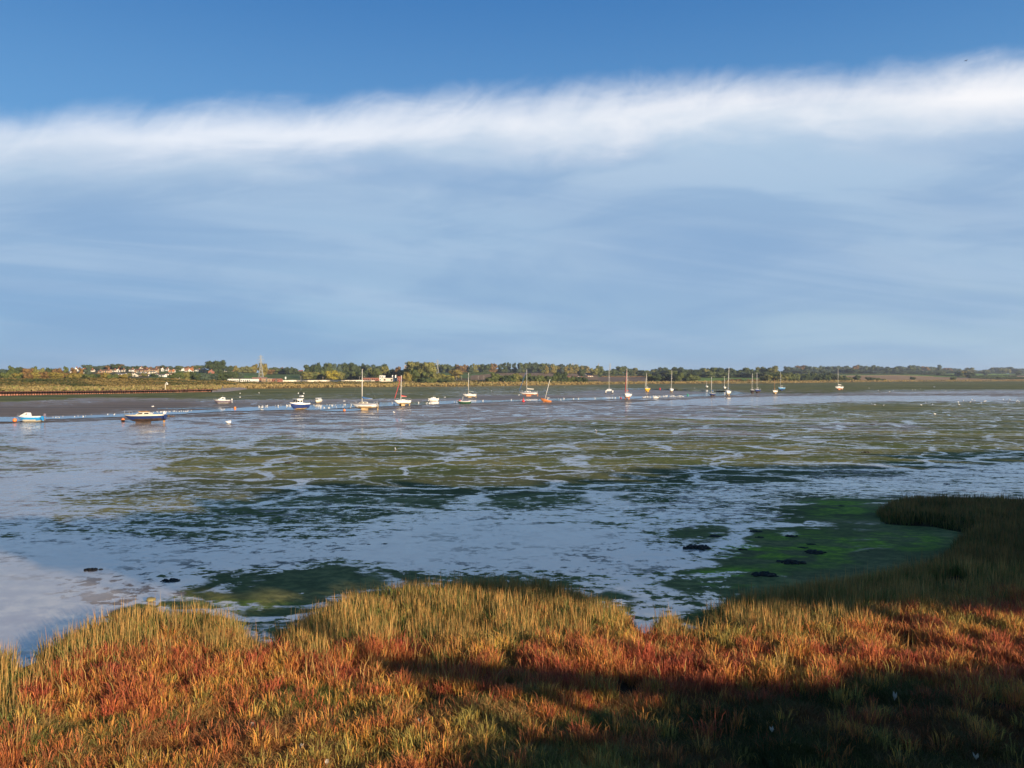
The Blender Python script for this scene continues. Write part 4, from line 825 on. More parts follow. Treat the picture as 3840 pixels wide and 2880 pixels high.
MB().tube([(2.4, 0, 1.85), (4.3, .5, .05)], .035).build('mooring_rope', wire, e)
# 5 small boat end on
e, D = boatroot('dayboat', 1192, 1511, 262, 0, 0, 'little white canopied boat seen end-on beyond the fishing boat', 'motor boat')
sh = hull(e, 3.6, 1.55, .85, 0, cream, tan, white, transom=.85, wl=.25); deck(e, sh, white); c = cabin(e, -1.2, .9, 1.35, .82, 1.42, white, .3, .05, 2, 'canopy'); windscreen(c, .92, 1.2, .95, 1.3, .2); outboard(e, -1.8, .8)
# 6.. yachts
yacht(1366, 1538, 181, 6.1, cream, 'large white sloop with blue boom cover and navy stripe, beside an orange buoy', 1383, bottom=tan, stripe=navy, cover=bluec, heel=1.0, beam=2.2, fb=1.05)
yacht(1507, 1522, 222, 4.7, white, 'white sloop with red furled jib and red boom cover, tall mast tilting left', 1406, cover=redc, jib=redc, bottom=tan, heel=-2.5, beam=2.0, fb=.95)
e, D = boatroot('dayboat', 1624, 1505, 205, 3, 0, 'small all-white cuddy motor boat at the channel edge', 'motor boat')
sh = hull(e, 3.3, 1.5, .8, 0, white, tan, white, transom=.85, wl=.2); deck(e, sh, white); c = cabin(e, -.7, 1.1, 1.2, .8, 1.25, white, .8, .1, 2); MB().tube([(-.2, 0, 1.25), (-.2, 0, 1.8)], .03).build('aerial', steel, e); outboard(e, -1.6, .8)
yacht(1760, 1491, 195, 4.9, white, 'white sloop with dark boom leaning to the right, behind the green day boat', 1397, cover=greenc, heel=-4, bottom=tan, beam=1.9, fb=.95, kh=.2)
e, D = boatroot('dayboat', 1739, 1515, 176, -6, 0, 'green-hulled open day boat with white deck and red bow bundle', 'dayboat')
sh = hull(e, 4.0, 1.7, .85, 0, green_h, green_h, white, transom=.65, wl=.2); deck(e, sh, white)
MB().box((-.5, 0, .95), (1.6, .9, .12)).build('cockpit', greyh, e); MB().ell((1.1, 0, 1.05), (.35, .3, .18)).build('sail_bundle', redc, e); MB().tube([(.35, 0, .9), (.15, 0, 2.1)], .05).build('mast_stub', alloy, e)
yacht(1981, 1486, 181, 7.2, white, 'long white ketch-like sloop with blue furled jib and navy stripe, beyond the red buoy', 1385, stripe=navy, jib=bluec, cover=cream, bottom=antir, beam=2.5, fb=1.15)
e = yacht(2044, 1508, 184, 3.5, orange, 'small orange dinghy with its bare mast leaning far left', 1420, hullm=orange, bottom=orange, heel=3, pitch=-15, keels='fin', ob=False, kh=.05, beam=1.4, fb=.75, cab=False, pul=False, rig=False, name='dinghy')
# 14 catamaran seen from its bows
e, D = boatroot('catamaran', 2284, 1475, 262, 0, 0, 'catamaran with two white hulls seen end-on, tall thin mast', 'catamaran')
for s2 in (1, -1):
    n0 = set(COL.objects); sh = hull(e, 6.0, .95, 1.2, .0, white, black, white, bowrise=.25, transom=.7, wl=.3)
    for q in set(COL.objects)-n0: q.location.y = s2*1.5
mb = MB().box((-.2, 0, 1.25), (3.6, 2.6, .35)); mb.build('bridge_deck', white, e); c = cabin(e, -1.2, 1.5, 2.4, 1.42, 1.95, white, .8, .2, 3); spars(e, .4, 1.9, (1475-1378)*D/F-2.0, 6, [(-2.8+.4*i, 1.9, 1.3) for i in range(15)], navyc)
yacht(2352, 1497, 248, 5.6, white, 'white sloop with orange bottom and red furled jib seen from the bow', 1381, cover=redc, jib=redc, bottom=antir, beam=2.7, fb=1.25)
yacht(2426, 1469, 240, 5.2, white, 'yellow-hulled yacht with two-legged rig line, left of the mud spit', 1397, hullm=yellow, bottom=yellow, beam=2.4, fb=1.2, jib=cream)
yacht(2517, 1472, 250, 5.0, white, 'white sloop on the mud spit above the green buoy', 1387, bottom=tan, beam=2.0, fb=1.2, heel=-2)
e, D = boatroot('motor_boat', 2457, 1494, 184, 0, 0, 'low white speedboat floating among the gulls', 'motor boat')
sh = hull(e, 2.3, 1.1, .55, 0, white, white, None, transom=.85); deck(e, sh, white); c = cabin(e, -.3, .5, .8, .55, .8, white, .6, .1, 1); MB().tube([(-.9, -.4, .5), (-.9, -.4, 1.05), (-.9, .4, 1.05), (-.9, .4, .5)], .04).build('roll_bar', steel, e); outboard(e, -1.1, .5, blackp)
yacht(2650, 1457, 255, 5.0, white, 'tiny white sloop far back, above the navy sloop', 1427, beam=1.9, fb=1.0, rig=False)
yacht(2670, 1487, 186, 2.3, white, 'small navy sloop with pale mast at the channel bend', 1413, hullm=navy, cover=bluec, beam=1.2, fb=.75, bottom=antif, ob=False, kh=.3)
yacht(2717, 1462, 250, 4.2, white, 'white sloop half hidden behind the big one at the channel bend', 1410, beam=1.8, fb=1.1, rig=False)
yacht(2729, 1484, 244, 5.2, white, 'big white sloop with the tallest mast of the bend group', 1377, cover=bluec, bottom=tan, beam=2.2, fb=1.35, heel=-3)
yacht(2820, 1475, 232, 4.0, white, 'black-hulled sloop, left one of the touching pair', 1400, hullm=black, beam=1.7, fb=1.05, heel=-2)
yacht(2840, 1474, 226, 4.4, white, 'dark-hulled sloop with white stern, right one of the touching pair', 1397, hullm=navy, beam=1.8, fb=1.15)
yacht(2905, 1477, 222, 3.2, cream, 'small white boat with wooden mast in front of the blue-hulled yacht', 1420, beam=1.5, fb=.95, mastm=wood_s, ob=False, bottom=tan)
yacht(2929, 1465, 214, 5.2, white, 'pale blue hulled yacht with thin grey mast near the far bank', 1395, hullm=lblue, bottom=navy, beam=2.2, fb=1.2)
yacht(3145, 1462, 200, 5.4, white, 'white sloop with orange keel standing alone on the green flat, furthest right', 1381, bottom=antir, beam=2.3, fb=1.3, boomang=.2, cover=white)

# ------------------------------------------------------------ buoys
def buoy(x, y, rpx, m_, label, cone=False, tilt=0):
    p = ground(x, y); r = rpx*p.y/F
    e = empty('mooring_buoy' if not cone else 'channel_buoy', (p.x, p.y, p.z-.03), (0, R(tilt), 0)); tag(e, label, 'buoy')
    if cone:
        MB().lathe([(0, 0), (r, .05), (r*1.05, r*.6), (r*.55, r*1.1), (r*.3, r*1.9), (r*.12, r*2.6), (0, r*2.7)], 14).build('float', m_, e)
        MB().tube([(0, 0, r*2.6), (0, 0, r*3.1)], r*.06, 5).build('topmark', m_, e)
    else:
        MB().ell((0, 0, r*.9), (r, r, r), 14, 10).build('float', m_, e)
        MB().tube([(0, 0, r*1.85), (0, 0, r*2.2)], r*.15, 6).build('mooring_eye', steel, e)
        MB().tube([(0, 0, .1), (r*1.5, -.1, .04), (r*3.0, -.3, .04)], .03, 4).build('mooring_rope', wire, e)
buoy(55, 1582, 7.5, buoyo, 'orange mooring buoy left of the bright blue boat'); buoy(461, 1581, 7, buoyo, 'orange mooring buoy under the bow of the royal blue boat')
buoy(881, 1533, 4.5, buoyo, 'orange-red buoy floating in the channel left of the fishing boat'); buoy(1291, 1542, 4.8, buoyo, 'pinkish orange buoy at the bow of the large sloop')
buoy(1962, 1507, 5.8, buoyr, 'red conical buoy on the channel edge left of the orange dinghy', True, 4); buoy(2328, 1495, 3.2, buoyr, 'small red buoy beside the red-rigged white sloop')
buoy(2580, 1483, 3.8, buoyg, 'green conical buoy tilted over on the mud spit', True, -28); buoy(2475, 1459, 2.6, buoyr, 'faint red buoy in the upper arm of the channel')
buoy(1946, 1483, 2.0, buoyw, 'white buoy at the bow of the sloop with blue furled jib'); buoy(1607, 1503, 2.2, buoyw, 'white fender buoy at the bow of the cuddy motor boat')
buoy(900, 1476, 1.8, buoyw, 'white buoy on the far green mud left, nearer the shore'); buoy(900, 1491, 2.1, buoyw, 'white buoy on the far green mud left, below the other')

# ------------------------------------------------------------ birds
gw = mat('gull_white', (.80, .79, .76), .7, .04); gg = mat('gull_grey', (.42, .43, .45), .7); gbk = mat('gull_dark', (.03, .03, .03), .7); gy = mat('gull_bill', (.6, .35, .05), .6)
def gullmesh(standing=True):
    mb = MB()
    mb.ell((0, 0, .20), (.19, .085, .085), 10, 6, 0).ell((-.02, 0, .235), (.17, .088, .06), 10, 6, 1).ell((.17, 0, .31), (.055, .045, .05), 8, 6, 0).tube([(.12, 0, .22), (.165, 0, .31)], [.06, .042], 8, 0)
    mb.tube([(-.15, 0, .21), (-.29, 0, .20)], [.05, .01], 6, 2).tube([(.21, 0, .31), (.27, 0, .295)], [.014, .004], 5, 3)
    if standing: mb.tube([(.02, .03, .14), (.02, .03, -.02)], .008, 4, 3).tube([(.02, -.03, .14), (.02, -.03, -.02)], .008, 4, 3)
    return mb.mesh('gull', [gw, gg, gbk, gy])
GM = gullmesh()
def flymesh():
    mb = MB(); mb.ell((0, 0, 0), (.20, .07, .065), 10, 6, 0).ell((.2, 0, .02), (.05, .04, .04), 8, 6, 0).tube([(.24, 0, .02), (.29, 0, .01)], [.012, .003], 5, 3).add([(-.18, -.04, 0), (-.32, -.06, 0), (-.32, .06, 0), (-.18, .04, 0), (-.18, 0, .02)], [(0, 1, 2, 3), (0, 3, 4)], 0)
    for s2 in (1, -1):
        a = [(.08, s2*.04, .02), (-.09, s2*.04, .02), (-.05, s2*.32, .17), (.10, s2*.30, .17), (-.12, s2*.62, .10)]
        mb.add(a+[(q[0], q[1], q[2]-.015) for q in a], [(0, 1, 2, 3), (3, 2, 4), (8, 7, 6, 5), (9, 7, 8), (0, 3, 8, 5), (1, 6, 7, 2)], 1)
    return mb.mesh('flying_gull', [gw, gg, gbk, gy])
FM = flymesh()
def gull(x, y, label, group, sc=1.0, z=.0, me=None, rz=None, name='gull'):
    p = ground(x, y); o = link(name, me or GM); o.location = (p.x, p.y, p.z+z); o.rotation_euler = (0, 0, random.random()*6.28 if rz is None else rz); o.scale = (sc,)*3
    return tag(o, label, 'bird', group)
def chan_top(x): return float(np.interp(x, [0, 160, 400, 560, 700, 960, 1180, 1440, 1660, 1920, 2150, 2400, 2560], [1566, 1566, 1556, 1547, 1543, 1527, 1521, 1511, 1504, 1500, 1494, 1487, 1483]))
for k in range(28): x = 585+k*4.6+random.uniform(-9, 9); gull(x, chan_top(x)+random.uniform(-1.2, 1.5), 'white gull in the line along the far channel edge, left of the motor cruiser', 'gulls lining the channel edge, left', 0.6)
for k in range(22): x = 1148+k*11+random.uniform(-12, 12); gull(x, chan_top(x)+random.uniform(-1.5, 2.5), 'white gull in the line along the channel between fishing boat and large sloop', 'gulls lining the channel edge, centre', 0.65)
for k in range(16): x = random.uniform(965, 1095); gull(x, chan_top(x)+random.uniform(-1.2, .8), 'white gull at the channel edge left of the fishing boat', 'gulls left of the fishing boat', 1.1)
for k in range(14): x = random.choice((215, 300, 330, 420))+random.gauss(0, 22); gull(x, chan_top(x)+random.uniform(-1.5, 5), 'white gull in the shallows between the two blue boats', 'gulls between the blue boats', 0.6)
for k in range(14): x = random.uniform(1140, 1330); gull(x, chan_top(x)+random.uniform(3, 14), 'white gull standing in the channel left of the large sloop', 'gulls in the channel, centre', 0.9)
for k in range(12): x = random.uniform(1440, 1720); gull(x, chan_top(x)+random.uniform(2, 12), 'white gull in the channel between the red-sailed sloop and the green day boat', 'gulls in the channel by the red-sailed sloop', 1.2)
for k in range(14): x = random.uniform(1780, 2330); gull(x, chan_top(x)+random.uniform(1, 6), 'white gull in the channel right of the orange dinghy', 'gulls in the right channel', 1.2)
for k in range(55): x = random.uniform(2408, 2566); gull(x, chan_top(x)+random.uniform(1.5, 7), 'white gull in the crowd around the low white speedboat', 'gulls around the speedboat', 1.2)
for x, y, L_ in ((3270, 1519, 'left'), (3281, 1521, 'middle'), (3312, 1523, 'right')): gull(x, y, f'white gull resting on green weed, {L_} of the trio right of the lone white sloop', 'three gulls on the weed', 1.2)
for x, y in ((3422, 1464), (3432, 1464), (3452, 1460), (3547, 1468), (3455, 1522), (3472, 1515), (3495, 1520), (3594, 1511), (3597, 1520), (3611, 1505), (3637, 1511), (3646, 1501), (3655, 1505), (3679, 1514), (3690, 1508), (3696, 1507), (3762, 1501), (3787, 1501), (3812, 1508), (3816, 1505), (3822, 1509), (3780, 1512), (3506, 1557)):
    gull(x, y, 'white gull scattered on the right-hand mudflat', 'gulls on the right mudflat', 1.25)
for x, y in ((3335, 1471), (3350, 1466), (3293, 1466), (3259, 1457), (1843, 1468), (1500, 1462), (2605, 1457), (2118, 1453), (972, 1476)): gull(x, y, 'tiny white gull far out on the green flat', 'gulls on the far flat', 1.4)
gull(2236, 1624, 'single pale gull standing on the weed in mid picture', None, 1.3); gull(1482, 1692, 'small gull on the weed left of mid picture', None, 1.0); gull(1478, 1550, 'white gull on mud below the red-sailed sloop', None, 1.2); gull(1165, 1510, 'white gull beside the little canopied boat', None, 1.4)
gull(1290, 1512, 'white gull flying low over the mud left of the large sloop', None, 1.5, .6, FM, .4, 'flying_gull'); gull(1668, 1496, 'white gull flying right of the cuddy motor boat', None, 1.5, .5, FM, 2.8, 'flying_gull'); gull(572, 1536, 'white gull flying above the royal blue boat', None, 1.4, .7, FM, .2, 'flying_gull')
gull(3504, 1462, 'white gull flying low over the right flat', None, 2.0, 1.6, FM, 2.0, 'flying_gull'); gull(982, 1533, 'white gull flying over the channel near the left', None, 1.4, .4, FM, .3, 'flying_gull'); gull(2426, 1484, 'white gull flying up from the mud spit', None, 1.5, .7, FM, 1.8, 'flying_gull')
o = link('flying_bird', FM.copy()); o.data.materials.clear(); [o.data.materials.append(gbk) for _ in range(4)]; o.location = ((3622-CX)/F*90, 90, CH+(HY-228)*90/F); o.rotation_euler = (0, .3, .3); o.scale = (.45, .45, .45); tag(o, 'tiny dark bird high in the blue sky above the cloud', 'bird')
# swan resting on the mud
p = ground(857, 1588); e = empty('swan', p); tag(e, 'white swan resting on the mud right of the royal blue boat', 'swan')
MB().ell((0, 0, .22), (.42, .22, .22), 12, 8).tube([(-.30, 0, .28), (-.52, 0, .36)], [.12, .02], 7).tube([(.30, 0, .25), (.42, 0, .42), (.30, .03, .50), (.15, .04, .44)], [.08, .05, .045, .055], 8).build('body', gw, e)
MB().tube([(.12, .04, .44), (.03, .05, .42)], [.03, .01], 5).build('beak', buoyo, e)

# ------------------------------------------------------------ weed clumps on the mud
clm = mat('dark_seaweed', (0.028, 0.022, 0.014), 0.75, 0.4, 6.0, bump=.8)
def clump(x, y, wpx, label, m_=clm, name='seaweed_clump', hk=.16):
    p = ground(x, y); r = wpx*p.y/F/2; mb = MB()
    for k in range(60):
        a = random.random()*6.283; q = r*random.random()**.6*random.uniform(.8, 1.15); s2 = r*random.uniform(.07, .20); mb.ell((math.cos(a)*q, math.sin(a)*q*.75, s2*.2), (s2*random.uniform(.8, 1.6), s2*.8, s2*random.uniform(.3, .8)+r*hk*.7*max(0, 1-q/r)), 7, 5, jit=.35)
    o = mb.build(name, m_); o.location = p; tag(o, label, 'seaweed', 'dark weed clumps on the mud')
for x, y, w_, lb in ((345, 2138, 56, 'dark weed clump alone on the pale wet mud, lower left'), (640, 2178, 62, 'dark weed clump at the edge of the green weed, lower left'), (2612, 2055, 104, 'largest dark weed clump, at the edge of the shaded green bay'),
    (2682, 2012, 46, 'dark weed clump above the largest one'), (2835, 1994, 44, 'dark weed clump at the top of the green bay, left'), (2850, 2016, 34, 'small flat clump just below the top left clump of the bay'), (2970, 2012, 50, 'dark weed clump at the top middle of the green bay'),
    (2785, 2062, 36, 'small dark clump right of the largest clump'), (3042, 2042, 32, 'small dark clump right of the bay centre, upper'), (3012, 2055, 36, 'small dark clump just left above the broad clump'), (3052, 2073, 80, 'broad dark weed clump in the middle of the green bay'),
    (2964, 2110, 92, 'long dark weed clump below the middle of the green bay'), (2868, 2156, 96, 'long dark weed clump nearest the golden grass'), (3246, 1697, 34, 'dark weed clump on the sunlit green flat, upper right'), (3550, 1815, 24, 'dark clump in the shaded ripples at the right'),
    (1082, 1737, 32, 'dark clump on the weed bank left of centre'), (1442, 2040, 20, 'right one of two tiny dark clumps on the pale mud'), (1383, 2042, 14, 'left one of two tiny dark clumps on the pale mud'), (3342, 1541, 10, 'tiny dark clump by the gulls on the right flat'), (3270, 1592, 18, 'small dark clump on the right green flat'),
    (3594, 1733, 12, 'tiny dark clump on the far right flat'), (1510, 1855, 14, 'tiny dark clump in the shaded runnels'), (3155, 1898, 22, 'small dark clump on the bright green patch by the reed island'), (3255, 2070, 14, 'tiny dark clump near the bay grass'), (1225, 1560, 8, 'tiny dark mound on the mud below the fishing boat'), (1988, 1543, 8, 'tiny dark mound on the mud below the red conical buoy'), (2345, 1545, 12, 'small dark mound on the mud below the red-rigged sloop'), (2980, 2450, 20, None)):
    if lb: clump(x, y, w_, lb)
p = ground(566, 2256); o = MB().ell((0, 0, .06), (.13, .10, .06), 8, 6, jit=.2).ell((.07, 0, .07), (.06, .06, .04), 7, 5, jit=.2).build('stone', mat('ochre_stone', (.30, .24, .09), .8)); o.location = p; tag(o, 'ochre stone at the edge of the green weed, lower left', 'stone')
p = ground(632, 1562); o = MB().ell((0, 0, .12), (.25, .2, .2), 8, 6, jit=.2).tube([(.2, 0, .08), (1.1, .1, .06)], .09, 6).build('driftwood', mat('driftwood', (.12, .07, .04), .8)); o.location = p; tag(o, 'dark driftwood lump right of the royal blue boat', 'driftwood')

lf = mat('bleached_leaf', (.55, .50, .40), .8, .2)
for x, y, w_, lb in ((3354, 2590, 34, 'tall bleached dead leaf standing in the shaded turf at right'), (2895, 2740, 22, 'pale dead leaf low in the shade near the bottom'), (535, 2850, 30, 'bleached leaf at the bottom edge left of middle'), (1575, 2690, 22, 'pale curled leaf among the red plants, bottom middle'),
    (945, 2700, 26, 'bleached upright leaf in the red plants left of centre'), (1225, 2850, 18, 'small pale leaf at the bottom edge, nearly in the middle'), (1130, 2790, 16, 'small bleached leaf on the orange turf below the upright one'), (3660, 2830, 30, 'long pale stem lying in the shade at bottom right')):
    D = (CH-2.15)*F/(y-HY); X_ = (x-CX)/F*D; Zg = float(marsh_z(np.array([X_]), np.array([D]), sdf(np.array([X_]), np.array([D])))[0]); q = w_*D/F; mb = MB()
    for k in range(3):
        a = random.random()*6.28; dx_, dy_ = math.cos(a)*q*.35, math.sin(a)*q*.35; P3 = [(0, 0, 0), (dx_*.5+.02, dy_*.5, q*.4), (dx_, dy_+.015, q*.9), (dx_*.4-.02, dy_*.4, q*.5)]
        mb.add(P3+[(p_[0]+.004, p_[1]+.006, p_[2]) for p_ in P3], [(0, 1, 2, 3), (7, 6, 5, 4), (0, 4, 5, 1), (1, 5, 6, 2), (2, 6, 7, 3), (3, 7, 4, 0)])
    o = mb.build('dead_leaf', lf); o.location = (X_, D, Zg+.12); tag(o, lb, 'leaf', 'bleached leaves in the marsh')
# ------------------------------------------------------------ houses and other buildings
wallm = {k: mat(k, c, .85, .08, .5) for k, c in (('cream render', (.74, .66, .52)), ('white render', (.82, .79, .72)), ('buff brick', (.48, .32, .19)), ('red brick', (.34, .13, .08)), ('grey render', (.40, .38, .35)))}
roofm = {k: mat(k+' roof', c, .95, .15, 1.0, spec=.05) for k, c in (('brown', (.16, .085, .06)), ('orange', (.46, .17, .06)), ('grey', (.17, .16, .17)), ('red', (.30, .08, .05)), ('pink', (.40, .20, .13)), ('black', (.035, .033, .04)))}
doorm = mat('painted_door', (.10, .12, .10), .6)
def house(x, yb, wpx, hpx, wallk, roofk, label, gable=False, roofpx=None, yaw=None, nwin=3, storeys=2, flat=False, name='house', cat='house', group=None, dep=None, chim=True, door=True):
    p = land(x, yb); s2 = p.y/F; W = wpx*s2; H = hpx*s2; Rh = (roofpx if roofpx is not None else hpx*.6)*s2; Dp = dep or min(W, 9)
    e = empty(name, (p.x, p.y, p.z-.2), (0, 0, R(yaw if yaw is not None else random.uniform(-12, 12)))); tag(e, label, cat, group)
    MB().box((0, 0, (H+.2)/2), (W, Dp, H+.2)).build('wall', wallm[wallk], e)
    ov = .3; t0 = H+.2
    if flat: MB().box((0, 0, t0+.15), (W+.3, Dp+.3, .3)).build('roof', roofm[roofk], e)
    else:
        if gable: vs = [(-W/2-ov, -Dp/2-ov, t0-.1), (W/2+ov, -Dp/2-ov, t0-.1), (W/2+ov, Dp/2+ov, t0-.1), (-W/2-ov, Dp/2+ov, t0-.1), (0, -Dp/2-ov, t0+Rh), (0, Dp/2+ov, t0+Rh)]; fs = [(0, 4, 5, 3), (1, 2, 5, 4), (0, 3, 2, 1)]; gf = [(0, 1, 4), (2, 3, 5)]
        else: vs = [(-W/2-ov, -Dp/2-ov, t0-.1), (W/2+ov, -Dp/2-ov, t0-.1), (W/2+ov, Dp/2+ov, t0-.1), (-W/2-ov, Dp/2+ov, t0-.1), (-W/2-ov, 0, t0+Rh), (W/2+ov, 0, t0+Rh)]; fs = [(0, 1, 5, 4), (2, 3, 4, 5), (0, 3, 2, 1)]; gf = [(0, 4, 3), (1, 2, 5)]
        mb = MB().add(vs, fs); [mb.add([vs[i] for i in f], [(0, 1, 2)], 1) for f in gf]; rf = mb.build('roof', [roofm[roofk], wallm[wallk]], e)
        if chim: MB().box((W*.25 if not gable else 0, 0 if not gable else Dp*.2, t0+Rh+.3), (.8, .6, 1.2)).build('chimney', wallm['red brick'], rf)
    for st in range(storeys):
        for k in range(nwin):
            if st == 0 and door and k == nwin//2: continue
            MB().box((-W/2+W*(k+.5)/nwin, -Dp/2-.02, (H/storeys)*(st+.55)), (min(1.5, W/nwin*.5), .08, min(1.2, H/storeys*.45))).build('window', glass, e)
    if door: MB().box((-W/2+W*(nwin//2+.5)/nwin, -Dp/2-.03, 1.2), (1.0, .08, 2.0)).build('door', doorm, e)
    return e
hl = [ # x, base y, w, h, wall, roof, gable, roofpx
 (287, 1391, 9, 7, 'white render', 'brown', True, 6), (308, 1399, 9, 5, 'white render', 'grey', True, 4), (272, 1397, 12, 5, 'cream render', 'brown', False, 4), (320, 1392, 20, 6, 'buff brick', 'red', True, 6), (342, 1393, 18, 4, 'cream render', 'brown', False, 5),
 (375, 1398, 9, 5, 'buff brick', 'brown', False, 4), (402, 1396, 22, 6, 'buff brick', 'brown', False, 5), (428, 1393, 14, 4, 'cream render', 'brown', False, 4), (444, 1394, 8, 6, 'white render', 'grey', True, 4), (462, 1392, 10, 4, 'cream render', 'brown', False, 4),
 (494, 1392, 14, 5, 'white render', 'brown', False, 4), (518, 1395, 18, 6, 'buff brick', 'brown', False, 5), (530, 1389, 8, 8, 'cream render', 'brown', True, 4), (545, 1396, 24, 7, 'buff brick', 'brown', False, 6), (562, 1387, 12, 5, 'white render', 'brown', False, 4),
 (581, 1395, 20, 7, 'buff brick', 'brown', False, 6), (598, 1384, 11, 5, 'cream render', 'brown', True, 4), (610, 1391, 8, 7, 'white render', 'grey', True, 4), (627, 1390, 8, 5, 'white render', 'brown', False, 5), (645, 1395, 18, 2, 'cream render', 'orange', False, 7),
 (673, 1389, 28, 6, 'white render', 'grey', False, 4), (703, 1393, 12, 4, 'cream render', 'pink', False, 8), (716, 1393, 14, 5, 'buff brick', 'orange', False, 7), (743, 1391, 16, 4, 'white render', 'grey', False, 4), (763, 1396, 24, 7, 'buff brick', 'grey', True, 6), (793, 1399, 18, 6, 'red brick', 'grey', True, 5), (814, 1392, 20, 4, 'cream render', 'pink', True, 6), (834, 1395, 24, 4, 'cream render', 'grey', True, 5)]
for k, h in enumerate(hl):
    house(h[0], h[1]+1.5, h[2]*1.12, h[3]*1.25, h[4], h[5], f'{h[4]} house with {h[5]} roof in the upper estate row, {ordw(k+1)} from the left', h[6], h[7], group='houses of the upper estate', nwin=3 if h[2] > 12 else 2)
hl = [(456, 1412, 26, 8, 'white render', 'grey', False, 4), (505, 1402, 12, 4, 'cream render', 'brown', False, 3), (520, 1401, 14, 4, 'white render', 'grey', False, 3), (538, 1401, 14, 4, 'white render', 'brown', False, 3), (553, 1401, 12, 4, 'cream render', 'brown', False, 4), (571, 1399, 22, 4, 'cream render', 'grey', False, 3), (508, 1411, 14, 6, 'cream render', 'grey', True, 4), (527, 1407, 12, 5, 'grey render', 'grey', False, 3), (541, 1409, 22, 6, 'buff brick', 'grey', False, 4),
 (569, 1410, 18, 4, 'white render', 'grey', False, 3), (611, 1412, 18, 5, 'white render', 'grey', False, 4), (640, 1406, 24, 4, 'cream render', 'brown', False, 4), (690, 1402, 18, 3, 'white render', 'brown', False, 3), (701, 1409, 22, 4, 'cream render', 'grey', True, 4), (717, 1399, 12, 7, 'white render', 'orange', True, 4), (667, 1410, 18, 4, 'cream render', 'grey', False, 4), (590, 1405, 16, 3, 'grey render', 'brown', False, 4)]
for k, h in enumerate(sorted(hl)):
    house(h[0], h[1]+1, h[2]*1.12, h[3]*1.25, h[4], h[5], f'{h[4]} bungalow with {h[5]} roof in the lower estate, {ordw(k+1)} from the left', h[6], h[7], storeys=1, group='bungalows of the lower estate', nwin=3, chim=False)
house(875, 1400, 12, 4, 'cream render', 'grey', 'gable house tucked in trees right of the great oaks', True, 4); house(908, 1398, 10, 5, 'white render', 'brown', 'small white house on the ridge left of the brick gable pair', False, 4)
house(931, 1398, 24, 6, 'red brick', 'pink', 'red brick house with pinkish hipped gable on the ridge', True, 7); house(953, 1398, 12, 5, 'white render', 'grey', 'white house right of the red brick gable on the ridge', False, 4)
house(996, 1396, 18, 6, 'buff brick', 'pink', 'buff house with pale gable directly right of the large pylon', True, 6); house(1056, 1386, 22, 4, 'buff brick', 'red', 'red-roofed house hidden among ridge trees', False, 5); house(1128, 1396, 16, 5, 'white render', 'red', 'white house with a red roof at the left edge of the dark wood', False, 4)
house(1022, 1394, 10, 3, 'cream render', 'grey', 'small cream house on the ridge above the green slope', False, 3)
house(262, 1419, 16, 6, 'cream render', 'grey', 'pale low building among the bank trees on the left', False, 3, storeys=1, chim=False); house(100, 1423, 30, 3, 'cream render', 'grey', 'long low building behind the scrub at far left', False, 3, storeys=1, chim=False); house(10, 1424, 18, 3, 'white render', 'grey', 'low white roofed shed at the left picture edge', False, 2, storeys=1, chim=False)
# works
house(913, 1431, 84, 10, 'white render', 'grey', 'long cream works shed with many windows half behind dark bushes', flat=True, nwin=12, storeys=1, name='works_shed', cat='shed', yaw=0, dep=20)
house(974, 1425, 34, 9, 'red brick', 'grey', 'brick works building with grey flat roof under the large pylon', flat=True, nwin=5, storeys=2, name='works_building', cat='building', yaw=3, dep=18)
house(1006, 1430, 34, 10, 'buff brick', 'grey', 'buff works building right of the pylon foot', flat=True, nwin=6, storeys=1, name='works_building', cat='building', yaw=0, dep=12)
house(1040, 1432, 26, 10, 'red brick', 'pink', 'low brick and cream works building at the left end of the white wall', flat=False, roofpx=3, nwin=4, storeys=1, name='works_building', cat='building', yaw=0, chim=False, dep=10)
house(1396, 1427, 56, 10, 'red brick', 'black', 'long black-roofed shed with brick end left of the cream works', flat=True, nwin=7, storeys=1, name='works_shed', cat='shed', yaw=0, dep=18)
house(1462, 1430, 52, 12, 'cream render', 'grey', 'large cream works building with two white silos on its roof', flat=True, nwin=2, storeys=1, name='works_building', cat='building', yaw=0, dep=18, door=False)
house(1434, 1429, 14, 21, 'white render', 'grey', 'white tower-like works block joined to the black-roofed shed', flat=True, nwin=2, storeys=2, name='works_building', cat='building', yaw=0, dep=12)
house(1502, 1430, 14, 17, 'red brick', 'red', 'red brick works block behind the red-sailed sloop mast', flat=True, nwin=2, storeys=2, name='works_building', cat='building', yaw=0, dep=12)
for x, lb in ((1470, 'left'), (1481, 'right')):
    p = land(x, 1428); s2 = p.y/F; e = empty('silo', (p.x, p.y+3, p.z+10*s2)); MB().lathe([(2.6*s2, 0), (2.6*s2, 9*s2), (1.8*s2, 11*s2), (0, 11.6*s2)], 14).build('tank', white, e); MB().tube([(0, 0, 11*s2), (0, 0, 13*s2)], .12).build('vent', steel, e); tag(e, f'white silo above the cream works, {lb} of the two', 'silo')
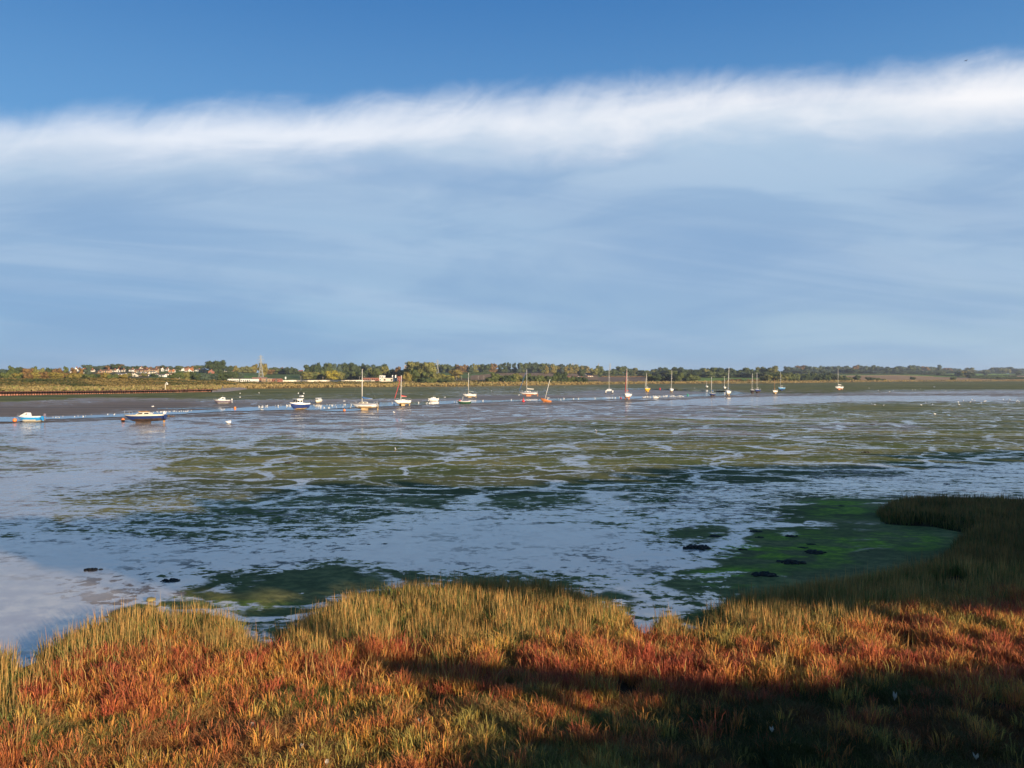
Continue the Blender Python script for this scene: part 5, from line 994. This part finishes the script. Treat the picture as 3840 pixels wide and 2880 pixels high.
# boundary wall and beached hulls line
pts = [land(x, 1431+math.sin(x*.05)*.3) for x in np.linspace(1056, 1405, 26)]; mb = MB(); mid_ = pts[13]
for a, b in zip(pts[:-1], pts[1:]):
    s2 = a.y/F; hh = 5.5*s2; a = a-mid_; b = b-mid_
    mb.add([(a.x, a.y, a.z-.5), (b.x, b.y, b.z-.5), (b.x, b.y, b.z+hh), (a.x, a.y, a.z+hh), (a.x, a.y+.4, a.z-.5), (b.x, b.y+.4, b.z-.5), (b.x, b.y+.4, b.z+hh), (a.x, a.y+.4, a.z+hh)], [(0, 1, 2, 3), (7, 6, 5, 4), (3, 2, 6, 7)])
o = mb.build('boundary_wall', wallm['cream render']); o.location = mid_; tag(o, 'long pale boundary wall in front of the dark wood', 'wall')
tp = land(1522, 1410); s2 = tp.y/F; e = empty('tower_block', tp); tag(e, 'grey tower block rising left of the huge olive tree', 'building')
hh = CH-(1371-HY)*s2-tp.z; MB().box((0, 0, hh/2), (10*s2, 9*s2, hh)).build('wall', mat('tower_concrete', (.30, .25, .23), .85), e); MB().box((-1*s2, 0, hh+.4), (6*s2, 5*s2, .8)).build('roof', wallm['grey render'], e)
for k in range(7): MB().box((1.2*s2, -4.5*s2-.05, hh-2-k*2.6), (5*s2, .1, 1.1)).build('window', glass, e)
# red sheds / stalls and barn
for k, (x, w_, wk, rk, lb) in enumerate(((2134, 14, 'red brick', 'red', 'leftmost'), (2147, 12, 'white render', 'pink', 'second'), (2159, 12, 'red brick', 'red', 'third'), (2172, 12, 'white render', 'pink', 'fourth'), (2182, 8, 'red brick', 'red', 'rightmost'))):
    house(x, 1416.5, w_, 4.2, wk, rk, f'{lb} of the red and white sheds at the foot of the brown field', roofpx=1.5, storeys=1, nwin=2, name='shed', cat='shed', yaw=0, chim=False, dep=6, group='red and white sheds')
house(2218, 1407, 44, 4.5, 'grey render', 'black', 'long dark-roofed barn left of the grey sloop mast', roofpx=4, storeys=1, nwin=4, name='barn', cat='barn', yaw=-6, chim=False, dep=14); house(2212, 1413, 20, 2.5, 'cream render', 'pink', 'low pale shed in front of the dark-roofed barn', roofpx=3, storeys=1, nwin=2, name='shed', cat='shed', yaw=8, chim=False)

# pylons
pyl = mat('galvanised_steel', (.38, .39, .37), .6, .1, metal=.2)
def pylon(x, yb, yt, wpx, label, th=.16):
    p = land(x, yb); s2 = p.y/F; H = CH-(yt-HY)*s2-p.z; W = wpx*s2; e = empty('electricity_pylon', p, (0, 0, R(28))); tag(e, label, 'pylon'); 
    def wz(z): q = z/H; return W/2*(1-q/.62*.78) if q < .62 else W/2*.22*(1-(q-.62)/.38*.75)
    lv = [0, .16, .30, .42, .52, .62, .72, .82, .91, 1.0]
    for s1 in (1, -1):
        for s3 in (1, -1): MB().tube([(s1*wz(q*H), s3*wz(q*H), q*H) for q in lv], [th*1.2]+[th]*9, 5).build('leg', pyl, e)
    mb = MB()
    for a, b in zip(lv[:-1], lv[1:]):
        wa, wb = wz(a*H), wz(b*H)
        for s1 in (1, -1):
            mb.tube([(s1*wa, -wa, a*H), (s1*wb, wb, b*H)], th*.6, 4).tube([(s1*wa, wa, a*H), (s1*wb, -wb, b*H)], th*.6, 4).tube([(-wa, s1*wa, a*H), (wb, s1*wb, b*H)], th*.6, 4).tube([(wa, s1*wa, a*H), (-wb, s1*wb, b*H)], th*.6, 4)
            mb.tube([(s1*wb, -wb, b*H), (s1*wb, wb, b*H)], th*.6, 4).tube([(-wb, s1*wb, b*H), (wb, s1*wb, b*H)], th*.6, 4)
    mb.build('lattice', pyl, e)
    for q, l in ((.70, .11), (.81, .14), (.92, .10)):
        a = MB(); z = q*H; l = l*H
        for s1 in (1, -1): a.tube([(0, 0, z), (s1*l, 0, z+.1)], th*.8, 4).tube([(0, 0, z+.045*H), (s1*l, 0, z+.1)], th*.6, 4).tube([(s1*l, 0, z), (s1*l, 0, z-.035*H)], th*.6, 4)
        a.build('cross_arm', pyl, e)
pylon(978, 1422, 1331, 19, 'large lattice pylon standing above the brick works', .17); pylon(1641, 1414, 1349, 12, 'thin dark lattice pylon in front of the long wood', .13)
pylon(2148, 1399, 1361, 6, 'tiny distant pylon poking above the golden trees', .2); pylon(2245, 1404, 1362, 6, 'tiny distant pylon behind the barn trees', .2); pylon(2288, 1404, 1362, 6, 'tiny distant pylon beside the catamaran mast', .2)
# poles
polem = mat('pole_wood', (.30, .26, .20), .8)
def pole(x, yb, yt, label, arm=True, m_=polem, r=.16, name='utility_pole'):
    p = land(x, yb); s2 = p.y/F; H = CH-(yt-HY)*s2-p.z; e = empty(name, p); MB().tube([(0, 0, -.2), (0, 0, H)], [r*1.2, r*.8], 7).build('pole', m_, e)
    if arm: MB().box((0, 0, H-.6), (1.8, .12, .12)).build('cross_arm', m_, e)
    tag(e, label, 'pole')
for x, yb, yt, lb in ((1211, 1430, 1412, 'tall grey pole rising from the middle of the pale boundary wall'), (1348, 1427, 1411, 'grey pole with cross arm left of the large sloop mast'), (1366, 1427, 1410, 'grey pole with cross arm right of the large sloop mast'), (1711, 1425, 1409, 'grey pole under the golden olive tree'), (1731, 1425, 1410, 'grey pole right of the golden olive tree'), (1793, 1424, 1409, 'left pole of the two standing on the brown field'), (1814, 1424, 1408, 'right pole of the two standing on the brown field'), (871, 1431, 1415, 'thick grey pole at the left end of the long works shed'), (673, 1428, 1415, 'white pole on the sandy bank below the estate'), (660, 1428, 1416, 'thin white pole left of the other on the sandy bank'), (1128, 1430, 1411, 'white pole in front of the green slope'), (1487, 1428, 1404, 'thin chimney pole beside the silos'), (1506, 1428, 1408, 'thin pole on the brick works block')):
    pole(x, yb, yt, lb)
p = land(1071, 1428); s2 = p.y/F; e = empty('notice_board', p); MB().box((0, 0, 11*s2), (5*s2, .2, 8*s2)).build('board', white, e); MB().tube([(0, .1, 0), (0, .1, 8*s2)], .15).build('pole', polem, e); tag(e, 'white upright board on a pole below the green slope', 'sign')
# triangular beacon on the river wall
p = wall_pt(614); p.z = 2.0; p.y += 1.5; s2 = p.y/F; e = empty('channel_beacon', p); tag(e, 'pale beacon pole with open triangle topmark on the rusty wall', 'beacon')
MB().tube([(0, 0, -.5), (0, 0, 22*s2)], .13, 6).build('pole', cream, e)
tri = [(.1, 0, 20*s2), (10*s2, 0, 20*s2), (5*s2, 0, 28*s2)]; mb = MB(); [mb.tube([tri[i], tri[(i+1) % 3]], .14, 5) for i in range(3)]; mb.build('triangle_topmark', white, e)

# ------------------------------------------------------------ trees behind the viewer that throw the long shadows
sunh = Vector((sd.x, sd.y)).normalized(); te = math.tan(R(SUN_EL))
shade_bark = mat('shade_bark', (.08, .06, .045), .9)
def shade_tree(name, X, Y, lobes, label, nleaf=5000, size=.33, core=.55, ground_z=3.2, col_='mid green', trunk=True):
    e = empty(name, (X, Y, ground_z)); tag(e, label, 'tree' if name != 'hedge' else 'hedge')
    me = leafy([(l[0]-X, l[1]-Y, l[2]-ground_z)+tuple(l[3:]) for l in lobes], nleaf, size, int(X*7+500), core); me.materials.append(leafmats[col_]); link('crown' if trunk else 'foliage', me, e)
    if trunk:
        zt = max(l[2] for l in lobes)-ground_z-2; mb = MB().tube([(0, 0, -.5), (.2, 0, zt*.4), (0, .2, zt)], [.16, .13, .06], 8)
        for l in sorted(lobes, key=lambda q: -q[2])[:5]: mb.tube([(0.1, 0, zt*.72), (l[0]-X, l[1]-Y, l[2]-ground_z)], [.06, .03], 6)
        mb.build('trunk', shade_bark, e)
def shade_place(xpx, ypx, Yc, z_at=None):
    """world point, on the line Y=Yc, that shades the ground seen at (xpx, ypx)"""
    p = ground(xpx, ypx); zg = z_at if z_at is not None else p.z
    if z_at is not None: D = (CH-zg)*F/(ypx-HY); p = Vector(((xpx-CX)/F*D, D, zg))
    d = (p.y-Yc)/(-sunh.y); return (p.x+sunh.x*d, Yc, zg+d*te)
YC = -8.0
lb_ = ['first', 'second', 'third', 'fourth', 'fifth', 'sixth', 'seventh', 'eighth', 'ninth', 'tenth', 'eleventh', 'twelfth']
rnd = random.Random(3)
def fill(points, nx, ny, zg, keepf=None, inset=0):
    out = []
    xs_ = [p[0] for p in points]
    for a in np.linspace(xs_[0], xs_[-1], nx):
        far = np.interp(a, xs_, [p[1] for p in points]); near = np.interp(a, xs_, [p[2] for p in points])
        Df, Dn = (CH-zg(far))*F/(far-HY), (CH-zg(near))*F/(near-HY)
        zmin = None
        if inset: dn2 = (Dn-YC)/(-sunh.y); zmin = zg(near)+dn2*te+inset; dfz = (Df-YC)/(-sunh.y); zmax = zg(far)+dfz*te-inset
        for q in np.linspace(0, 1, ny):
            if keepf and rnd.random() > keepf(a, q): continue
            D = Df+(Dn-Df)*q; z = zg(far)+(zg(near)-zg(far))*q; d = (D-YC)/(-sunh.y); zz = z+d*te; out.append(((a-CX)/F*D+sunh.x*d, YC, min(max(zz, zmin), max(zmax, zmin)) if inset else zz))
    return out
# tall roadside row: its crowns shade the mud and the far part of the marsh
cano = fill([(-300, 2010, 2050), (0, 1975, 2060), (500, 1955, 2140), (900, 1880, 2215), (1200, 1815, 2190), (2100, 1815, 2200), (2300, 1815, 2220), (2560, 1745, 2250), (3400, 1745, 2240), (3500, 1690, 2235), (3900, 1685, 2230), (5200, 1680, 2220)], 60, 9, lambda y: float(np.interp(y, [1700, 2100, 2330], [0.1, 0.6, 1.75])),
            lambda a, q: 0.3 if a < 700 else (0.5 if a < 1900 and q < .6 else (0.8 if a < 2500 else 1.0)), 1.0)
xmin = min(c[0] for c in cano); xmax = max(c[0] for c in cano); NT_ = 11; stp = (xmax-xmin)/NT_
for k in range(NT_):
    lob = [(c[0]+rnd.uniform(-.6, .6), YC+rnd.uniform(-.8, .8), c[2]+rnd.uniform(-.3, .3), rnd.uniform(1.2, 1.9), 1.3, rnd.uniform(.7, 1.0)) for c in cano if xmin+k*stp <= c[0] < xmin+(k+1)*stp+1e-6]
    if lob: shade_tree('roadside_tree', xmin+(k+.5)*stp, YC, lob, f'tall roadside tree behind the viewer, {lb_[k]} in the row from the left', 120*len(lob), .34, .66)
# unseen bough and hedge, added and shaped to cast the two near shadows
bough = fill([(1450, 2484, 2500), (1700, 2496, 2536), (2080, 2525, 2572), (2560, 2560, 2594), (2900, 2572, 2608), (3180, 2575, 2660), (3350, 2585, 2720), (3540, 2545, 2720), (3840, 2515, 2720), (4200, 2505, 2720)], 90, 3, lambda y: 2.0)
lob = [(c[0], YC, c[2], .26, .22, .10) for c in bough]
shade_tree('shade_bough', lob[-1][0]-1, YC-1, lob, 'unseen leafy bough added behind the viewer to cast the thin shadow band', 5000, .06, .85)
shade_hedge = fill([(1800, 2925, 3300), (1975, 2850, 3300), (2264, 2795, 3200), (2560, 2760, 3100), (2690, 2725, 3100), (2853, 2695, 3050), (3029, 2650, 3000), (3400, 2560, 3000), (4300, 2540, 3000)], 70, 7, lambda y: 2.1)
lob = [(c[0], YC, c[2], .42, .4, .22) for c in shade_hedge]
shade_tree('hedge', lob[0][0]+4, YC, lob, 'unseen hedge added behind the viewer to shade the lower right corner', 9000, .07, .9, trunk=False)

hz = MB().box((400, 1500, 32), (9600, 6400, 72)).mesh('haze', [])
hm_ = bpy.data.materials.new('haze_air'); hm_.use_nodes = True; t = NT(hm_.node_tree); pv = t.n('ShaderNodeVolumePrincipled')
pv.inputs['Color'].default_value = (.72, .82, 1, 1); pv.inputs['Density'].default_value = 0.0001; pv.inputs['Anisotropy'].default_value = 0.1
o = t.n('ShaderNodeOutputMaterial'); t.t.links.new(pv.outputs[0], o.inputs['Volume']); hz.materials.append(hm_)
tag(link('haze', hz), 'thin blue haze over the estuary', kind='stuff')
for _o in bpy.data.objects:
    if _o.parent is None and _o.get('label') and len(_o['label'].split()) > 16: print('LONG', len(_o['label'].split()), _o['label'])
print('objects', len(bpy.data.objects))
